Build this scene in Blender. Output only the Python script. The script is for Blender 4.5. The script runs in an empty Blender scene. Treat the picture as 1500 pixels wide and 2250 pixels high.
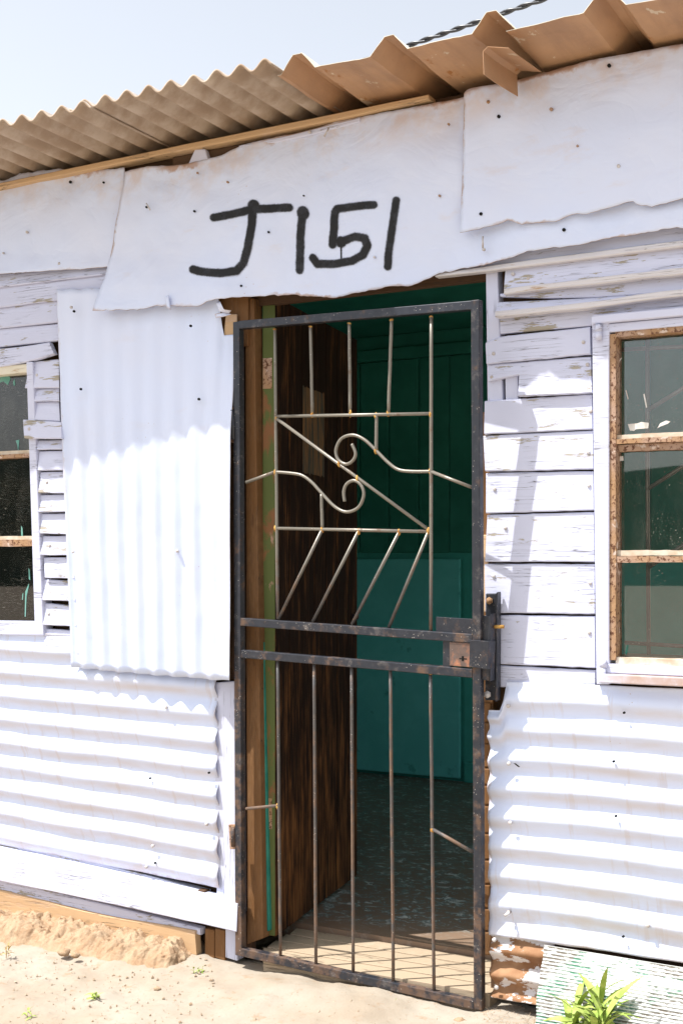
import bpy, math, random
from mathutils import Vector, noise
R = math.radians
random.seed(7)
scn = bpy.context.scene
col = scn.collection

# ------------------------------------------------------------------ camera, sky, sun, exposure
F, U0, V0, TH, H, D = 2800.0, 750.0, 1230.0, R(29.0), 1.30, 3.489
cam = bpy.data.cameras.new('camera')
cam.sensor_fit = 'VERTICAL'; cam.sensor_height = 36.0; cam.lens = F / 2250 * 36
cam.shift_y = (V0 - 1125) / 2250; cam.clip_end = 2000; cam.clip_start = 0.05
camo = bpy.data.objects.new('camera', cam); col.objects.link(camo)
camo.location = (0, -D, H); camo.rotation_euler = (R(90), 0, TH)
scn.camera = camo

SUND = Vector((1.12, 1.0, -3.0)).normalized()
world = bpy.data.worlds.new('World'); scn.world = world; world.use_nodes = True
wn = world.node_tree
bg = wn.nodes['Background']
sky = wn.nodes.new('ShaderNodeTexSky'); sky.sky_type = 'NISHITA'; sky.sun_disc = False
sky.sun_elevation = math.asin(-SUND.z); sky.sun_rotation = math.atan2(-SUND.x, -SUND.y) % (2 * math.pi)
sky.air_density = 1.1; sky.dust_density = 2.0; sky.ozone_density = 1.6
hsv = wn.nodes.new('ShaderNodeHueSaturation'); hsv.inputs['Saturation'].default_value = 0.32      # thin high haze whitens the whole sky
wn.links.new(sky.outputs[0], hsv.inputs['Color']); wn.links.new(hsv.outputs[0], bg.inputs[0]); bg.inputs[1].default_value = 0.105
sun = bpy.data.lights.new('sun', 'SUN'); sun.energy = 3.2; sun.angle = R(0.55); sun.color = (1.0, 0.98, 0.95)
suno = bpy.data.objects.new('sun', sun); col.objects.link(suno)
suno.rotation_euler = SUND.to_track_quat('-Z', 'Y').to_euler(); suno.location = (-4, -4, 10)
vs = scn.view_settings
vs.view_transform = 'Standard'; vs.look = 'None'; vs.gamma = 1.0; vs.exposure = 1.2

# ------------------------------------------------------------------ photo coordinates <-> real places on the facade
cT, sT = math.cos(TH), math.sin(TH)
def ray(u, v):
    r = (u - U0) / F
    return Vector((-sT + r * cT, cT + r * sT, (V0 - v) / F))
def W(u, v, d=0.0):                      # point on the plane d metres in front of the facade
    q = ray(u, v); t = (D - d) / q.y
    return Vector((q.x * t, -D + q.y * t, H + q.z * t))
def Gd(u, v, z=0.0):                     # point on level ground
    q = ray(u, v); t = (z - H) / q.z
    return Vector((q.x * t, -D + q.y * t, z))
def px(x, z, d=0.0):
    a = math.atan2(x, D - d); r = math.tan(a + TH)
    t = (D - d) / (cT + r * sT)
    return (U0 + F * r, V0 - (z - H) * F / t)
def zat(u, v, d=0.0): return W(u, v, d).z
def xat(u, d=0.0): return W(u, V0, d).x
def nz(x, y=0.0, z=0.0): return noise.noise(Vector((x, y, z)))
def fb(x, y, z=0.0, o=4):
    s, a, f = 0.0, 1.0, 1.0
    for _ in range(o):
        s += a * nz(x * f, y * f, z * f + 3.1 * _); a *= 0.5; f *= 2.03
    return s
def lerpoly(P, s):                       # point at parameter s of a polyline (by length)
    if len(P) == 1: return P[0]
    L = [0.0]
    for a, b in zip(P, P[1:]): L.append(L[-1] + math.hypot(b[0] - a[0], b[1] - a[1]))
    t = s * L[-1]
    for i in range(len(P) - 1):
        if t <= L[i + 1] or i == len(P) - 2:
            k = (t - L[i]) / max(1e-9, L[i + 1] - L[i])
            return (P[i][0] + (P[i+1][0] - P[i][0]) * k, P[i][1] + (P[i+1][1] - P[i][1]) * k)
def upoly(P, u):                         # v of a polyline at column u
    if u <= P[0][0]: a, b = P[0], P[1]
    elif u >= P[-1][0]: a, b = P[-2], P[-1]
    else:
        for a, b in zip(P, P[1:]):
            if a[0] <= u <= b[0]: break
    return a[1] + (b[1] - a[1]) * (u - a[0]) / max(1e-9, b[0] - a[0])

# ------------------------------------------------------------------ objects
WL = {}
def put(o, loc, parent):
    if parent is not None:
        o.parent = parent; o.location = Vector(loc) - WL[parent]
    else: o.location = loc
    WL[o] = Vector(loc); col.objects.link(o); return o
def tag(o, label=None, cat=None, group=None, kind=None):
    if label: o['label'] = label
    if cat: o['category'] = cat
    if group: o['group'] = group
    if kind: o['kind'] = kind
    return o
def empty(name, loc, parent=None):
    return put(bpy.data.objects.new(name, None), loc, parent)
def mk(name, verts, faces, mat, parent=None, smooth=False, attrs=None, label=None, fmat=None, origin=None):
    c = Vector((0, 0, 0))
    if origin is not None: c = Vector(origin)
    else:
        for p in verts: c += Vector(p)
        c /= len(verts)
    me = bpy.data.meshes.new(name)
    me.from_pydata([tuple(Vector(p) - c) for p in verts], [], faces)
    for m in (mat if isinstance(mat, (list, tuple)) else [mat]): me.materials.append(m)
    if fmat: me.polygons.foreach_set('material_index', fmat)
    if smooth: me.polygons.foreach_set('use_smooth', [True] * len(me.polygons))
    for k, vals in (attrs or {}).items():
        a = me.attributes.new(k, 'FLOAT', 'POINT'); a.data.foreach_set('value', vals)
    me.update()
    o = bpy.data.objects.new(name, me)
    put(o, c, parent)
    if label: o['label'] = label
    return o
def bevel(o, w=0.002, seg=2):
    m = o.modifiers.new('bevel', 'BEVEL'); m.width = w; m.segments = seg; m.limit_method = 'ANGLE'; return o
BOXF = [(0,1,2,3),(7,6,5,4),(0,4,5,1),(1,5,6,2),(2,6,7,3),(3,7,4,0)]
def qbox(name, q, d, th, mat, parent, label=None, bv=0.003, db=None):   # photo quad (TL,TR,BR,BL) at depth d, thickness backwards
    db = d if db is None else db
    P = [W(*q[0], d), W(*q[1], d), W(*q[2], db), W(*q[3], db)]
    V = P + [p + Vector((0, th, 0)) for p in P]
    V = [V[i] for i in (3,2,1,0,7,6,5,4)]
    o = mk(name, V, BOXF, mat, parent, label=label)
    if bv: bevel(o, bv)
    return o
def wbox(name, x0, x1, y0, y1, z0, z1, mat, parent, label=None, bv=0.0):
    V = [(x0,y0,z0),(x1,y0,z0),(x1,y0,z1),(x0,y0,z1),(x0,y1,z0),(x1,y1,z0),(x1,y1,z1),(x0,y1,z1)]
    o = mk(name, V, BOXF, mat, parent, label=label)
    if bv: bevel(o, bv)
    return o
def frame_along(P):
    T = []
    for i in range(len(P)):
        a = P[max(0, i - 1)]; b = P[min(len(P) - 1, i + 1)]; T.append((b - a).normalized())
    return T
def tube_vf(P, rad, n=10, up=Vector((0, -1, 0.13))):
    P = [Vector(p) for p in P]; T = frame_along(P); V = []; Fc = []
    for i, p in enumerate(P):
        s = T[i].cross(up)
        if s.length < 1e-3: s = T[i].cross(Vector((1, 0, 0.1)))
        s.normalize(); w = s.cross(T[i]).normalized()
        rr = rad[i] if isinstance(rad, (list, tuple)) else rad
        for k in range(n):
            a = 2 * math.pi * (k + 0.5) / n
            V.append(p + s * (math.cos(a) * rr) + w * (math.sin(a) * rr))
    for i in range(len(P) - 1):
        for k in range(n):
            a, b = i * n + k, i * n + (k + 1) % n
            Fc.append((a, b, b + n, a + n))
    Fc.append(tuple(range(n - 1, -1, -1))); Fc.append(tuple(range((len(P) - 1) * n, len(P) * n)))
    return V, Fc
def tube(name, P, rad, mat, parent, n=10, smooth=True, label=None, up=Vector((0, -1, 0.13)), attrs=None):
    V, Fc = tube_vf(P, rad, n, up); return mk(name, V, Fc, mat, parent, smooth and n > 4, label=label)
def sqtube(name, a, b, w, mat, parent, nrm, label=None):     # square section, faces along nrm
    a, b = Vector(a), Vector(b); t = (b - a).normalized(); s = t.cross(nrm).normalized(); k = s.cross(t).normalized()
    V = []; h = w / 2; N = 10
    for i in range(N + 1):
        p = a.lerp(b, i / N)
        for sx, sk in ((-1, -1), (1, -1), (1, 1), (-1, 1)):
            V.append(p + s * (sx * h) + k * (sk * h) + Vector((nz(i * .7, sx, a.x * 9), nz(i * .7, sk, 5 + a.z), 0)) * 0.0006)
    Fc = []
    for i in range(N):
        for j in range(4):
            p, q = i * 4 + j, i * 4 + (j + 1) % 4; Fc.append((p, q, q + 4, p + 4))
    Fc += [(3, 2, 1, 0), (N*4, N*4+1, N*4+2, N*4+3)]
    return bevel(mk(name, V, Fc, mat, parent, label=label), 0.0022, 2)
def gridmesh(name, nu, nv, fn, mat, parent, attr=None, thick=0.0, smooth=True, label=None, off=-1.0, rim=1, shell=0):
    V = []; A = {}
    for j in range(nv + 1):
        for i in range(nu + 1):
            s, t = i / nu, j / nv
            V.append(fn(s, t))
            if attr:
                for k, val in attr(s, t).items(): A.setdefault(k, []).append(val)
    Fc = [(j*(nu+1)+i, (j+1)*(nu+1)+i, (j+1)*(nu+1)+i+1, j*(nu+1)+i+1) for j in range(nv) for i in range(nu)]
    o = mk(name, V, Fc, mat, parent, smooth, A, label)
    if thick:
        m = o.modifiers.new('solid', 'SOLIDIFY'); m.thickness = thick; m.offset = off
        m.material_offset_rim = rim; m.material_offset = shell
    return o

# ------------------------------------------------------------------ materials
def lin(h):
    h = h.lstrip('#'); c = [int(h[i:i+2], 16) / 255 for i in (0, 2, 4)]
    return tuple(x / 12.92 if x <= 0.04045 else ((x + 0.055) / 1.055) ** 2.4 for x in c)
class M:
    def __init__(s, name, rough=0.7, spec=0.3, metal=0.0):
        s.m = bpy.data.materials.new(name); s.m.use_nodes = True; s.t = s.m.node_tree
        s.b = s.t.nodes['Principled BSDF']; s.set('Roughness', rough); s.set('Specular IOR Level', spec); s.set('Metallic', metal)
        s.tc = s.n('ShaderNodeTexCoord'); s.oi = s.n('ShaderNodeObjectInfo')
        k = s.n('ShaderNodeVectorMath'); k.operation = 'MULTIPLY_ADD'
        cb = s.n('ShaderNodeCombineXYZ')
        for i in range(3): s.t.links.new(s.oi.outputs['Random'], cb.inputs[i])
        s.t.links.new(cb.outputs[0], k.inputs[0]); k.inputs[1].default_value = (37, 53, 71); s.t.links.new(s.tc.outputs['Object'], k.inputs[2])
        s.co = k.outputs[0]
    def n(s, t): return s.t.nodes.new(t)
    def link(s, a, b): s.t.links.new(a, b)
    def inp(s, sock, v):
        if isinstance(v, bpy.types.NodeSocket): s.link(v, sock)
        elif isinstance(v, (tuple, list)) and sock.type == 'RGBA': sock.default_value = tuple(v)[:3] + (1,)
        else: sock.default_value = v
    def set(s, k, v): s.inp(s.b.inputs[k], v)
    def vec(s, scale, co=None):
        k = s.n('ShaderNodeVectorMath'); k.operation = 'MULTIPLY'; s.link(co or s.co, k.inputs[0]); k.inputs[1].default_value = scale; return k.outputs[0]
    def noise(s, scale=(1, 1, 1), sc=1.0, det=4, rough=0.55, dist=0.0, co=None):
        k = s.n('ShaderNodeTexNoise'); s.link(s.vec(scale, co), k.inputs['Vector'])
        k.inputs['Scale'].default_value = sc; k.inputs['Detail'].default_value = det; k.inputs['Roughness'].default_value = rough; k.inputs['Distortion'].default_value = dist
        return k.outputs[0]
    def voro(s, sc, scale=(1, 1, 1), feat='F1'):
        k = s.n('ShaderNodeTexVoronoi'); k.feature = feat; s.link(s.vec(scale), k.inputs['Vector']); k.inputs['Scale'].default_value = sc; return k.outputs['Distance']
    def ramp(s, x, a, b, lo=0.0, hi=1.0):
        k = s.n('ShaderNodeMapRange'); k.interpolation_type = 'SMOOTHSTEP'; s.inp(k.inputs[0], x); s.inp(k.inputs[1], a); s.inp(k.inputs[2], b); k.inputs[3].default_value = lo; k.inputs[4].default_value = hi; return k.outputs[0]
    def math(s, op, a, b=0.0):
        k = s.n('ShaderNodeMath'); k.operation = op; s.inp(k.inputs[0], a); s.inp(k.inputs[1], b); return k.outputs[0]
    def mix(s, f, a, b):
        k = s.n('ShaderNodeMix'); k.data_type = 'RGBA'; s.inp(k.inputs[0], f); s.inp(k.inputs[6], a); s.inp(k.inputs[7], b); return k.outputs[2]
    def attr(s, name):
        k = s.n('ShaderNodeAttribute'); k.attribute_name = name; return k.outputs['Fac']
    def sep(s, co=None):
        k = s.n('ShaderNodeSeparateXYZ'); s.link(co or s.tc.outputs['Object'], k.inputs[0]); return k.outputs
    def bump(s, h, strength=0.5, dist=0.002):
        k = s.n('ShaderNodeBump'); k.inputs['Strength'].default_value = strength; k.inputs['Distance'].default_value = dist; s.inp(k.inputs['Height'], h); s.link(k.outputs[0], s.b.inputs['Normal']); return k
    def col(s, c): s.set('Base Color', c)

def m_wood_paint(name, paint, wood, wood2, lo=0.58, hi=0.66, axis=0, crack=True):
    m = M(name, 0.65, 0.25)
    a, b, c = [(2.2, 1, 10), (10, 1, 2.2)][axis], [(8, 6, 60), (60, 6, 8)][axis], [(.7, 6, 30), (30, 6, .7)][axis]
    big = m.noise(a, 2.6, 3); fine = m.noise(b, 3.0, 5, 0.65)
    s = m.math('ADD', m.math('MULTIPLY', big, 0.62), m.math('MULTIPLY', fine, 0.42))
    rnd = m.math('MULTIPLY', m.math('SUBTRACT', m.oi.outputs['Random'], 0.5), 0.09)
    s = m.math('SUBTRACT', m.math('ADD', s, rnd), m.math('MULTIPLY', m.ramp(m.noise((1, 1, 1), 1.7, 2), 0.4, 0.6), 0.03))
    peel = m.ramp(s, lo, hi)
    w = m.mix(m.noise(b, 4.0, 4), wood, wood2)
    tone = m.mix(m.noise((1, 1, 1), 5.0, 3), tuple(x * 0.9 for x in paint), paint)
    colr = m.mix(peel, tone, w)
    cr = m.noise(c, 3.2, 3)
    line = m.ramp(m.math('ABSOLUTE', m.math('SUBTRACT', cr, 0.5)), 0.0, 0.010, 1.0, 0.0)
    line = m.math('MULTIPLY', line, m.ramp(m.noise((1, 1, 1), 5.0, 2), 0.46, 0.60))
    if crack: colr = m.mix(m.math('MULTIPLY', line, 0.85), colr, (0.05, 0.035, 0.025))
    m.col(colr)
    h = m.math('SUBTRACT', m.math('MULTIPLY', fine, 0.5), m.math('ADD', m.math('MULTIPLY', peel, 0.6), line))
    m.bump(h, 0.55, 0.0025)
    return m.m
WHITE = (0.64, 0.66, 0.81)
WOODP = m_wood_paint('white_painted_wood', WHITE, (0.46, 0.42, 0.35), (0.33, 0.29, 0.23), 0.59, 0.61)
WOODPV = m_wood_paint('white_painted_wood_upright', WHITE, (0.45, 0.38, 0.28), (0.3, 0.22, 0.15), 0.64, 0.70, 1)
WOODCL = m_wood_paint('clean_white_paint', WHITE, (0.5, 0.42, 0.32), (0.4, 0.3, 0.2), 0.68, 0.76)
RAWW = m_wood_paint('raw_orange_wood', (0.60, 0.40, 0.225), (0.46, 0.28, 0.14), (0.66, 0.50, 0.38), 0.52, 0.66)
RAWV = m_wood_paint('raw_brown_wood_upright', (0.20, 0.095, 0.035), (0.11, 0.05, 0.02), (0.3, 0.16, 0.07), 0.48, 0.62, 1)
STUDV = m_wood_paint('white_painted_stud', WHITE, (0.4, 0.3, 0.2), (0.3, 0.2, 0.12), 0.7, 0.78, 1)
LIPM = m_wood_paint('off_white_worn_lip', (0.68, 0.65, 0.66), (0.52, 0.38, 0.27), (0.42, 0.28, 0.18), 0.57, 0.66)
LEDGE = m_wood_paint('cream_paint', (0.74, 0.68, 0.55), (0.5, 0.3, 0.13), (0.4, 0.26, 0.14), 0.57, 0.68)
BACKW = m_wood_paint('dark_brown_board', (0.10, 0.055, 0.03), (0.05, 0.03, 0.02), (0.16, 0.08, 0.04), 0.5, 0.62)
SILLW = m_wood_paint('bleached_threshold_wood', (0.44, 0.34, 0.235), (0.34, 0.25, 0.16), (0.5, 0.41, 0.30), 0.5, 0.62)

def m_sheet(name, dirt=0.0, rusty=1.0, bs=0.6):
    m = M(name, 0.5, 0.35)
    e = m.attr('edge')
    n1 = m.noise((1, 1, 1), 9, 5, 0.6); n2 = m.noise((1, 1, 1), 34, 4, 0.65)
    base = m.mix(m.ramp(m.noise((1, 1, 1), 3.2, 4), 0.35, 0.75), (0.66, 0.73, 0.92), (0.67, 0.72, 0.88))
    sm = m.noise((1.2, 1, 3.0), 4.0, 5, 0.62)
    stain = m.math('MULTIPLY', m.ramp(sm, 0.58, 0.74), 0.20 * rusty)
    base = m.mix(stain, base, (0.66, 0.47, 0.33))
    top = m.attr('top')
    tz = m.math('MULTIPLY', m.ramp(top, 0.0, 0.17, 1.0, 0.0), m.ramp(n1, 0.40, 0.66))
    base = m.mix(m.math('MULTIPLY', tz, 0.55 * rusty), base, (0.60, 0.43, 0.31))
    er = m.math('ADD', e, m.math('MULTIPLY', m.math('SUBTRACT', n2, 0.5), 0.03))
    base = m.mix(m.math('MULTIPLY', m.ramp(er, 0.0, 0.009, 0.75 * rusty, 0.0), m.ramp(m.noise((1, 1, 1), 3.5, 3), 0.46, 0.62)), base, (0.42, 0.24, 0.13))
    tr = m.math('ADD', top, m.math('ADD', m.math('MULTIPLY', m.math('SUBTRACT', n2, 0.5), 0.05), m.math('MULTIPLY', m.math('SUBTRACT', n1, 0.5), 0.09)))
    base = m.mix(m.math('MULTIPLY', m.ramp(tr, 0.0, 0.022, 0.8 * rusty, 0.0), m.ramp(m.noise((1, 1, 1), 5, 4), 0.42, 0.58)), base, (0.40, 0.20, 0.08))
    v = m.voro(46); spk = m.math('MULTIPLY', m.ramp(v, 0.05, 0.10, 1, 0), m.ramp(m.noise((1, 1, 1), 5, 2), 0.58, 0.68))
    base = m.mix(m.math('MULTIPLY', spk, 0.6), base, (0.40, 0.22, 0.12))
    if dirt:
        geo = m.n('ShaderNodeNewGeometry'); gz = m.sep(geo.outputs['Position'])[2]
        base = m.mix(m.math('MULTIPLY', m.ramp(gz, 0.12, 0.55, 0.38, 0.0), m.ramp(m.noise((1, 1, 1.5), 9, 6, 0.65), 0.42, 0.62)), base, (0.58, 0.46, 0.34))
        base = m.mix(m.math('MULTIPLY', m.ramp(m.noise((16, 1, 1.1), 2.4, 5), 0.57, 0.66), 0.22), base, (0.50, 0.36, 0.25))
        dd = m.math('MULTIPLY', m.attr('dirt'), m.ramp(m.noise((0.8, 1, 3), 6, 5), 0.3, 0.7, 0.25, 1.0))
        base = m.mix(m.math('MULTIPLY', dd, dirt), base, (0.56, 0.43, 0.31))
    m.col(base)
    cre = m.noise((1, 1, 1.6), 4.5, 3, 0.5, 1.2)
    h = m.math('ADD', m.math('MULTIPLY', m.math('ABSOLUTE', m.math('SUBTRACT', cre, 0.5)), 1.6), m.math('MULTIPLY', m.noise((1, 1, 1), 60, 3), 0.10))
    m.bump(h, bs, 0.007)
    return m.m
SHEET = m_sheet('white_flat_iron'); CORR = m_sheet('white_corrugated_iron', 0.5, 0.6, 0.12); PANELM = m_sheet('white_upright_iron', 0.0, 0.4, 0.12)
def m_plain(name, c1, c2, sc=12, rough=0.8, spec=0.2, bump=0.3, bd=0.002, scale=(1, 1, 1), det=5, lo=.35, hi=.68):
    m = M(name, rough, spec); x = m.noise(scale, sc, det, 0.62)
    m.col(m.mix(m.ramp(x, lo, hi), c1, c2))
    if bump: m.bump(m.noise(scale, sc * 3, 4), bump, bd)
    return m.m
RUSTRIM = m_plain('rusty_cut_edge', (0.62, 0.52, 0.45), (0.40, 0.24, 0.14), 7, lo=.5, hi=.62)
RUSTRIM2 = m_plain('brown_torn_edge', (0.50, 0.36, 0.27), (0.27, 0.14, 0.07), 9, lo=.38, hi=.55)
ASB = m_plain('weathered_fibre_cement', (0.36, 0.265, 0.19), (0.50, 0.405, 0.32), 10, 0.9, 0.1, 0.5, 0.0015)
ASBTOP = m_plain('sunbleached_fibre_cement', (0.5, 0.45, 0.4), (0.35, 0.3, 0.26), 10)
def m_ibr():
    m = M('brown_painted_roof_iron', 0.55, 0.3)
    base = m.mix(m.ramp(m.noise((1, 1, 1), 7, 5), 0.3, 0.7), (0.49, 0.285, 0.155), (0.43, 0.255, 0.145))
    base = m.mix(m.ramp(m.noise((1.6, 1, 1), 9, 6, 0.65), 0.63, 0.66), base, (0.62, 0.50, 0.36))
    base = m.mix(m.ramp(m.noise((1, .4, 1), 14, 5, 0.65), 0.64, 0.70), base, (0.36, 0.15, 0.04))
    base = m.mix(m.ramp(m.noise((5, .7, 1), 3, 5, 0.6), 0.45, 0.7, 0, 0.5), base, (0.30, 0.17, 0.10))
    m.col(base); m.bump(m.math('ADD', m.noise((1, 1, 1), 30, 4), m.math('MULTIPLY', m.noise((1, 1, 1), 6, 4), 2.0)), 0.35, 0.004); return m.m
IBR = m_ibr(); SUNTOP = m_plain('sunlit_roof_top', (0.75, 0.72, 0.6), (0.6, 0.55, 0.45), 12)  # pale tone puts sunlight into the colour of the brown iron's outer side
def m_steel(name, dark, rust, amt=0.5):
    m = M(name, 0.42, 0.5, 0.25)
    z = m.sep()[2]
    geo = m.n('ShaderNodeNewGeometry'); wz = m.sep(geo.outputs['Position'])[2]
    n1 = m.noise((1, 1, 1), 26, 6, 0.7); n2 = m.noise((1, 1, .4), 9, 4)
    low = m.ramp(wz, 0.2, 1.5, 0.10, 0.0)
    f = m.ramp(m.math('ADD', m.math('ADD', m.math('MULTIPLY', n1, 0.6), m.math('MULTIPLY', n2, 0.4)), low), 0.66 - 0.16 * amt, 0.78 - 0.14 * amt)
    base = m.mix(m.noise((1, 1, 1), 50, 3), dark, tuple(x * 1.8 + 0.015 for x in dark))
    if name.endswith('bar'): base = m.mix(m.ramp(wz, 1.15, 1.35), base, (0.22, 0.20, 0.165))      # upper bars rubbed paler
    c = m.mix(f, base, m.mix(m.noise((1, 1, 1), 60, 4), rust, tuple(min(1, x * 1.9) for x in rust)))
    wr = m.noise((1, 1, 1), 16, 8, 0.78); c = m.mix(m.ramp(wr, 0.54, 0.68, 0, 0.75), c, (0.17, 0.15, 0.14))
    v = m.voro(120); c = m.mix(m.math('MULTIPLY', m.ramp(v, 0.10, 0.16, 1, 0), m.ramp(m.noise((1, 1, 1), 20, 2), 0.5, 0.6)), c, (0.6, 0.55, 0.48))
    m.col(c); m.set('Roughness', m.ramp(f, 0, 1, 0.38, 0.85)); m.set('Metallic', m.ramp(f, 0, 1, 0.3, 0.0))
    m.bump(m.math('ADD', n1, m.math('MULTIPLY', f, 0.5)), 0.35, 0.0012); return m.m
STEEL = m_steel('worn_black_steel', (0.017, 0.019, 0.026), (0.085, 0.050, 0.032), 0.8)
BARM = m_steel('rusty_round_bar', (0.075, 0.070, 0.068), (0.115, 0.072, 0.048), 0.9)
LOCKR = m_steel('orange_rusted_lock_plate', (0.10, 0.07, 0.06), (0.30, 0.125, 0.065), 1.3)
WELD = m_plain('yellow_rust_weld', (0.36, 0.16, 0.04), (0.58, 0.36, 0.10), 60, 0.8)
def m_rust():
    m = M('rusted_window_steel', 0.85, 0.2); a = m.noise((1, 1, 1), 95, 5, 0.7); b = m.noise((1, 1, 1), 8, 3)
    c = m.mix(m.ramp(b, 0.38, 0.62), (0.43, 0.29, 0.215), (0.40, 0.24, 0.13)); c = m.mix(m.ramp(a, 0.52, 0.6), c, (0.13, 0.06, 0.035))
    c = m.mix(m.ramp(m.noise((1, 1, 1), 30, 5), 0.62, 0.68), c, (0.62, 0.5, 0.42)); m.col(c); m.bump(a, 0.8, 0.003); return m.m
RUST = m_rust()
PUTTY = m_plain('cracked_putty', (0.66, 0.60, 0.50), (0.52, 0.40, 0.28), 20)
BLACK = m_plain('black_gap', (0.008, 0.008, 0.008), (0.012, 0.012, 0.012), 10, bump=0)
def m_doorboard():
    m = M('dark_brown_door_board', 0.8, 0.08)
    a = m.noise((34, 34, 1.6), 2.6, 8, 0.75); b = m.noise((9, 9, 2.2), 2.0, 4)
    geo = m.n('ShaderNodeNewGeometry'); wz = m.sep(geo.outputs['Position'])[2]
    low = m.ramp(wz, 0.1, 1.2, 0.06, -0.02)
    f = m.ramp(m.math('ADD', m.math('ADD', m.math('MULTIPLY', a, 0.6), m.math('MULTIPLY', b, 0.4)), low), 0.47, 0.72)
    m.col(m.mix(f, (0.018, 0.009, 0.006), m.mix(m.noise((20, 20, 2), 3, 3), (0.14, 0.052, 0.020), (0.36, 0.16, 0.05))))
    m.bump(a, 0.4, 0.003); return m.m
DOORB = m_doorboard()
def m_two(name, c1, c2, c3, sc, lo, hi, scale=(1, 1, 1), rough=0.7):
    m = M(name, rough, 0.3); n1 = m.noise(scale, sc, 6, 0.65, 0.4)
    c = m.mix(m.ramp(n1, lo, hi), c1, c2)
    c = m.mix(m.ramp(m.noise(scale, sc * 1.7, 5, 0.6), 0.62, 0.70), c, c3)
    m.col(c); m.bump(n1, 0.4, 0.002); return m.m
OLIVE = m_two('olive_green_worn_paint', (0.10, 0.125, 0.035), (0.22, 0.10, 0.04), (0.40, 0.24, 0.17), 7, 0.52, 0.60, (1.5, 1.5, .7))
TEALP = m_plain('teal_trim_paint', (0.02, 0.19, 0.15), (0.05, 0.27, 0.21), 10)
TEALW = m_plain('teal_interior_paint', (0.05, 0.36, 0.30), (0.06, 0.42, 0.36), 5, 0.6, 0.3, 0.2)
DGREEN = m_plain('dark_green_interior_board', (0.024, 0.20, 0.15), (0.034, 0.25, 0.19), 5, 0.7, 0.3, 0.2)
TEALB = m_two('pale_teal_panel', (0.12, 0.56, 0.53), (0.15, 0.62, 0.59), (0.07, 0.40, 0.37), 5, 0.35, 0.7)
def m_lino():
    m = M('worn_patterned_floor', 0.45, 0.4)
    n = m.noise((1.4, 2.0, 1), 13, 7, 0.75, 1.2)
    br = m.mix(m.noise((1, 1, 1), 5, 4), (0.16, 0.11, 0.08), (0.27, 0.19, 0.13))
    c = m.mix(m.ramp(n, 0.50, 0.56), br, (0.15, 0.23, 0.225))
    c = m.mix(m.ramp(n, 0.565, 0.60), c, (0.62, 0.62, 0.58))
    y = m.sep(m.tc.outputs['Object'])
    geo = m.n('ShaderNodeNewGeometry'); P = m.sep(geo.outputs['Position'])
    q = m.math('ADD', P[1], m.math('ADD', m.math('MULTIPLY', m.math('ADD', P[0], 1.8), -0.28), m.math('MULTIPLY', m.noise((1, 1, 1), 6, 3), 0.12)))
    c = m.mix(m.ramp(q, 0.42, 0.60, 0.9, 0.0), c, m.mix(m.noise((1, 1, 1), 9, 4), (0.20, 0.13, 0.085), (0.27, 0.18, 0.12)))
    m.col(c); m.bump(n, 0.2, 0.001); return m.m
LINO = m_lino()
def m_sand():
    m = M('pale_sand', 0.95, 0.1)
    n1 = m.noise((1, 1, 1), 2.5, 6, 0.6); n2 = m.noise((1, 1, 1), 60, 5, 0.7); n3 = m.noise((1, 1, 1), 14, 6, 0.7)
    c = m.mix(m.ramp(n1, 0.35, 0.65), (0.37, 0.325, 0.265), (0.33, 0.27, 0.205))
    c = m.mix(m.ramp(n3, 0.56, 0.70, 0, 0.6), c, (0.30, 0.19, 0.105))
    c = m.mix(m.ramp(n2, 0.62, 0.72, 0, 0.45), c, (0.25, 0.15, 0.08))
    m.col(c); m.bump(m.math('ADD', m.math('MULTIPLY', n2, 0.5), n3), 0.55, 0.006); return m.m
SAND = m_sand()
def m_bank():
    m = M('clumpy_red_earth', 0.95, 0.05)
    n2 = m.noise((1, 1, 1), 70, 5, 0.7); n3 = m.noise((1, 1, 1), 18, 6, 0.7)
    c = m.mix(m.ramp(n3, 0.4, 0.65), (0.42, 0.305, 0.20), (0.35, 0.225, 0.135)); c = m.mix(m.ramp(n2, 0.6, 0.72, 0, 0.5), c, (0.24, 0.13, 0.07))
    m.col(c); m.bump(m.math('ADD', n3, m.math('MULTIPLY', n2, 0.6)), 0.9, 0.01); return m.m
BANK = m_bank()
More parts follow.
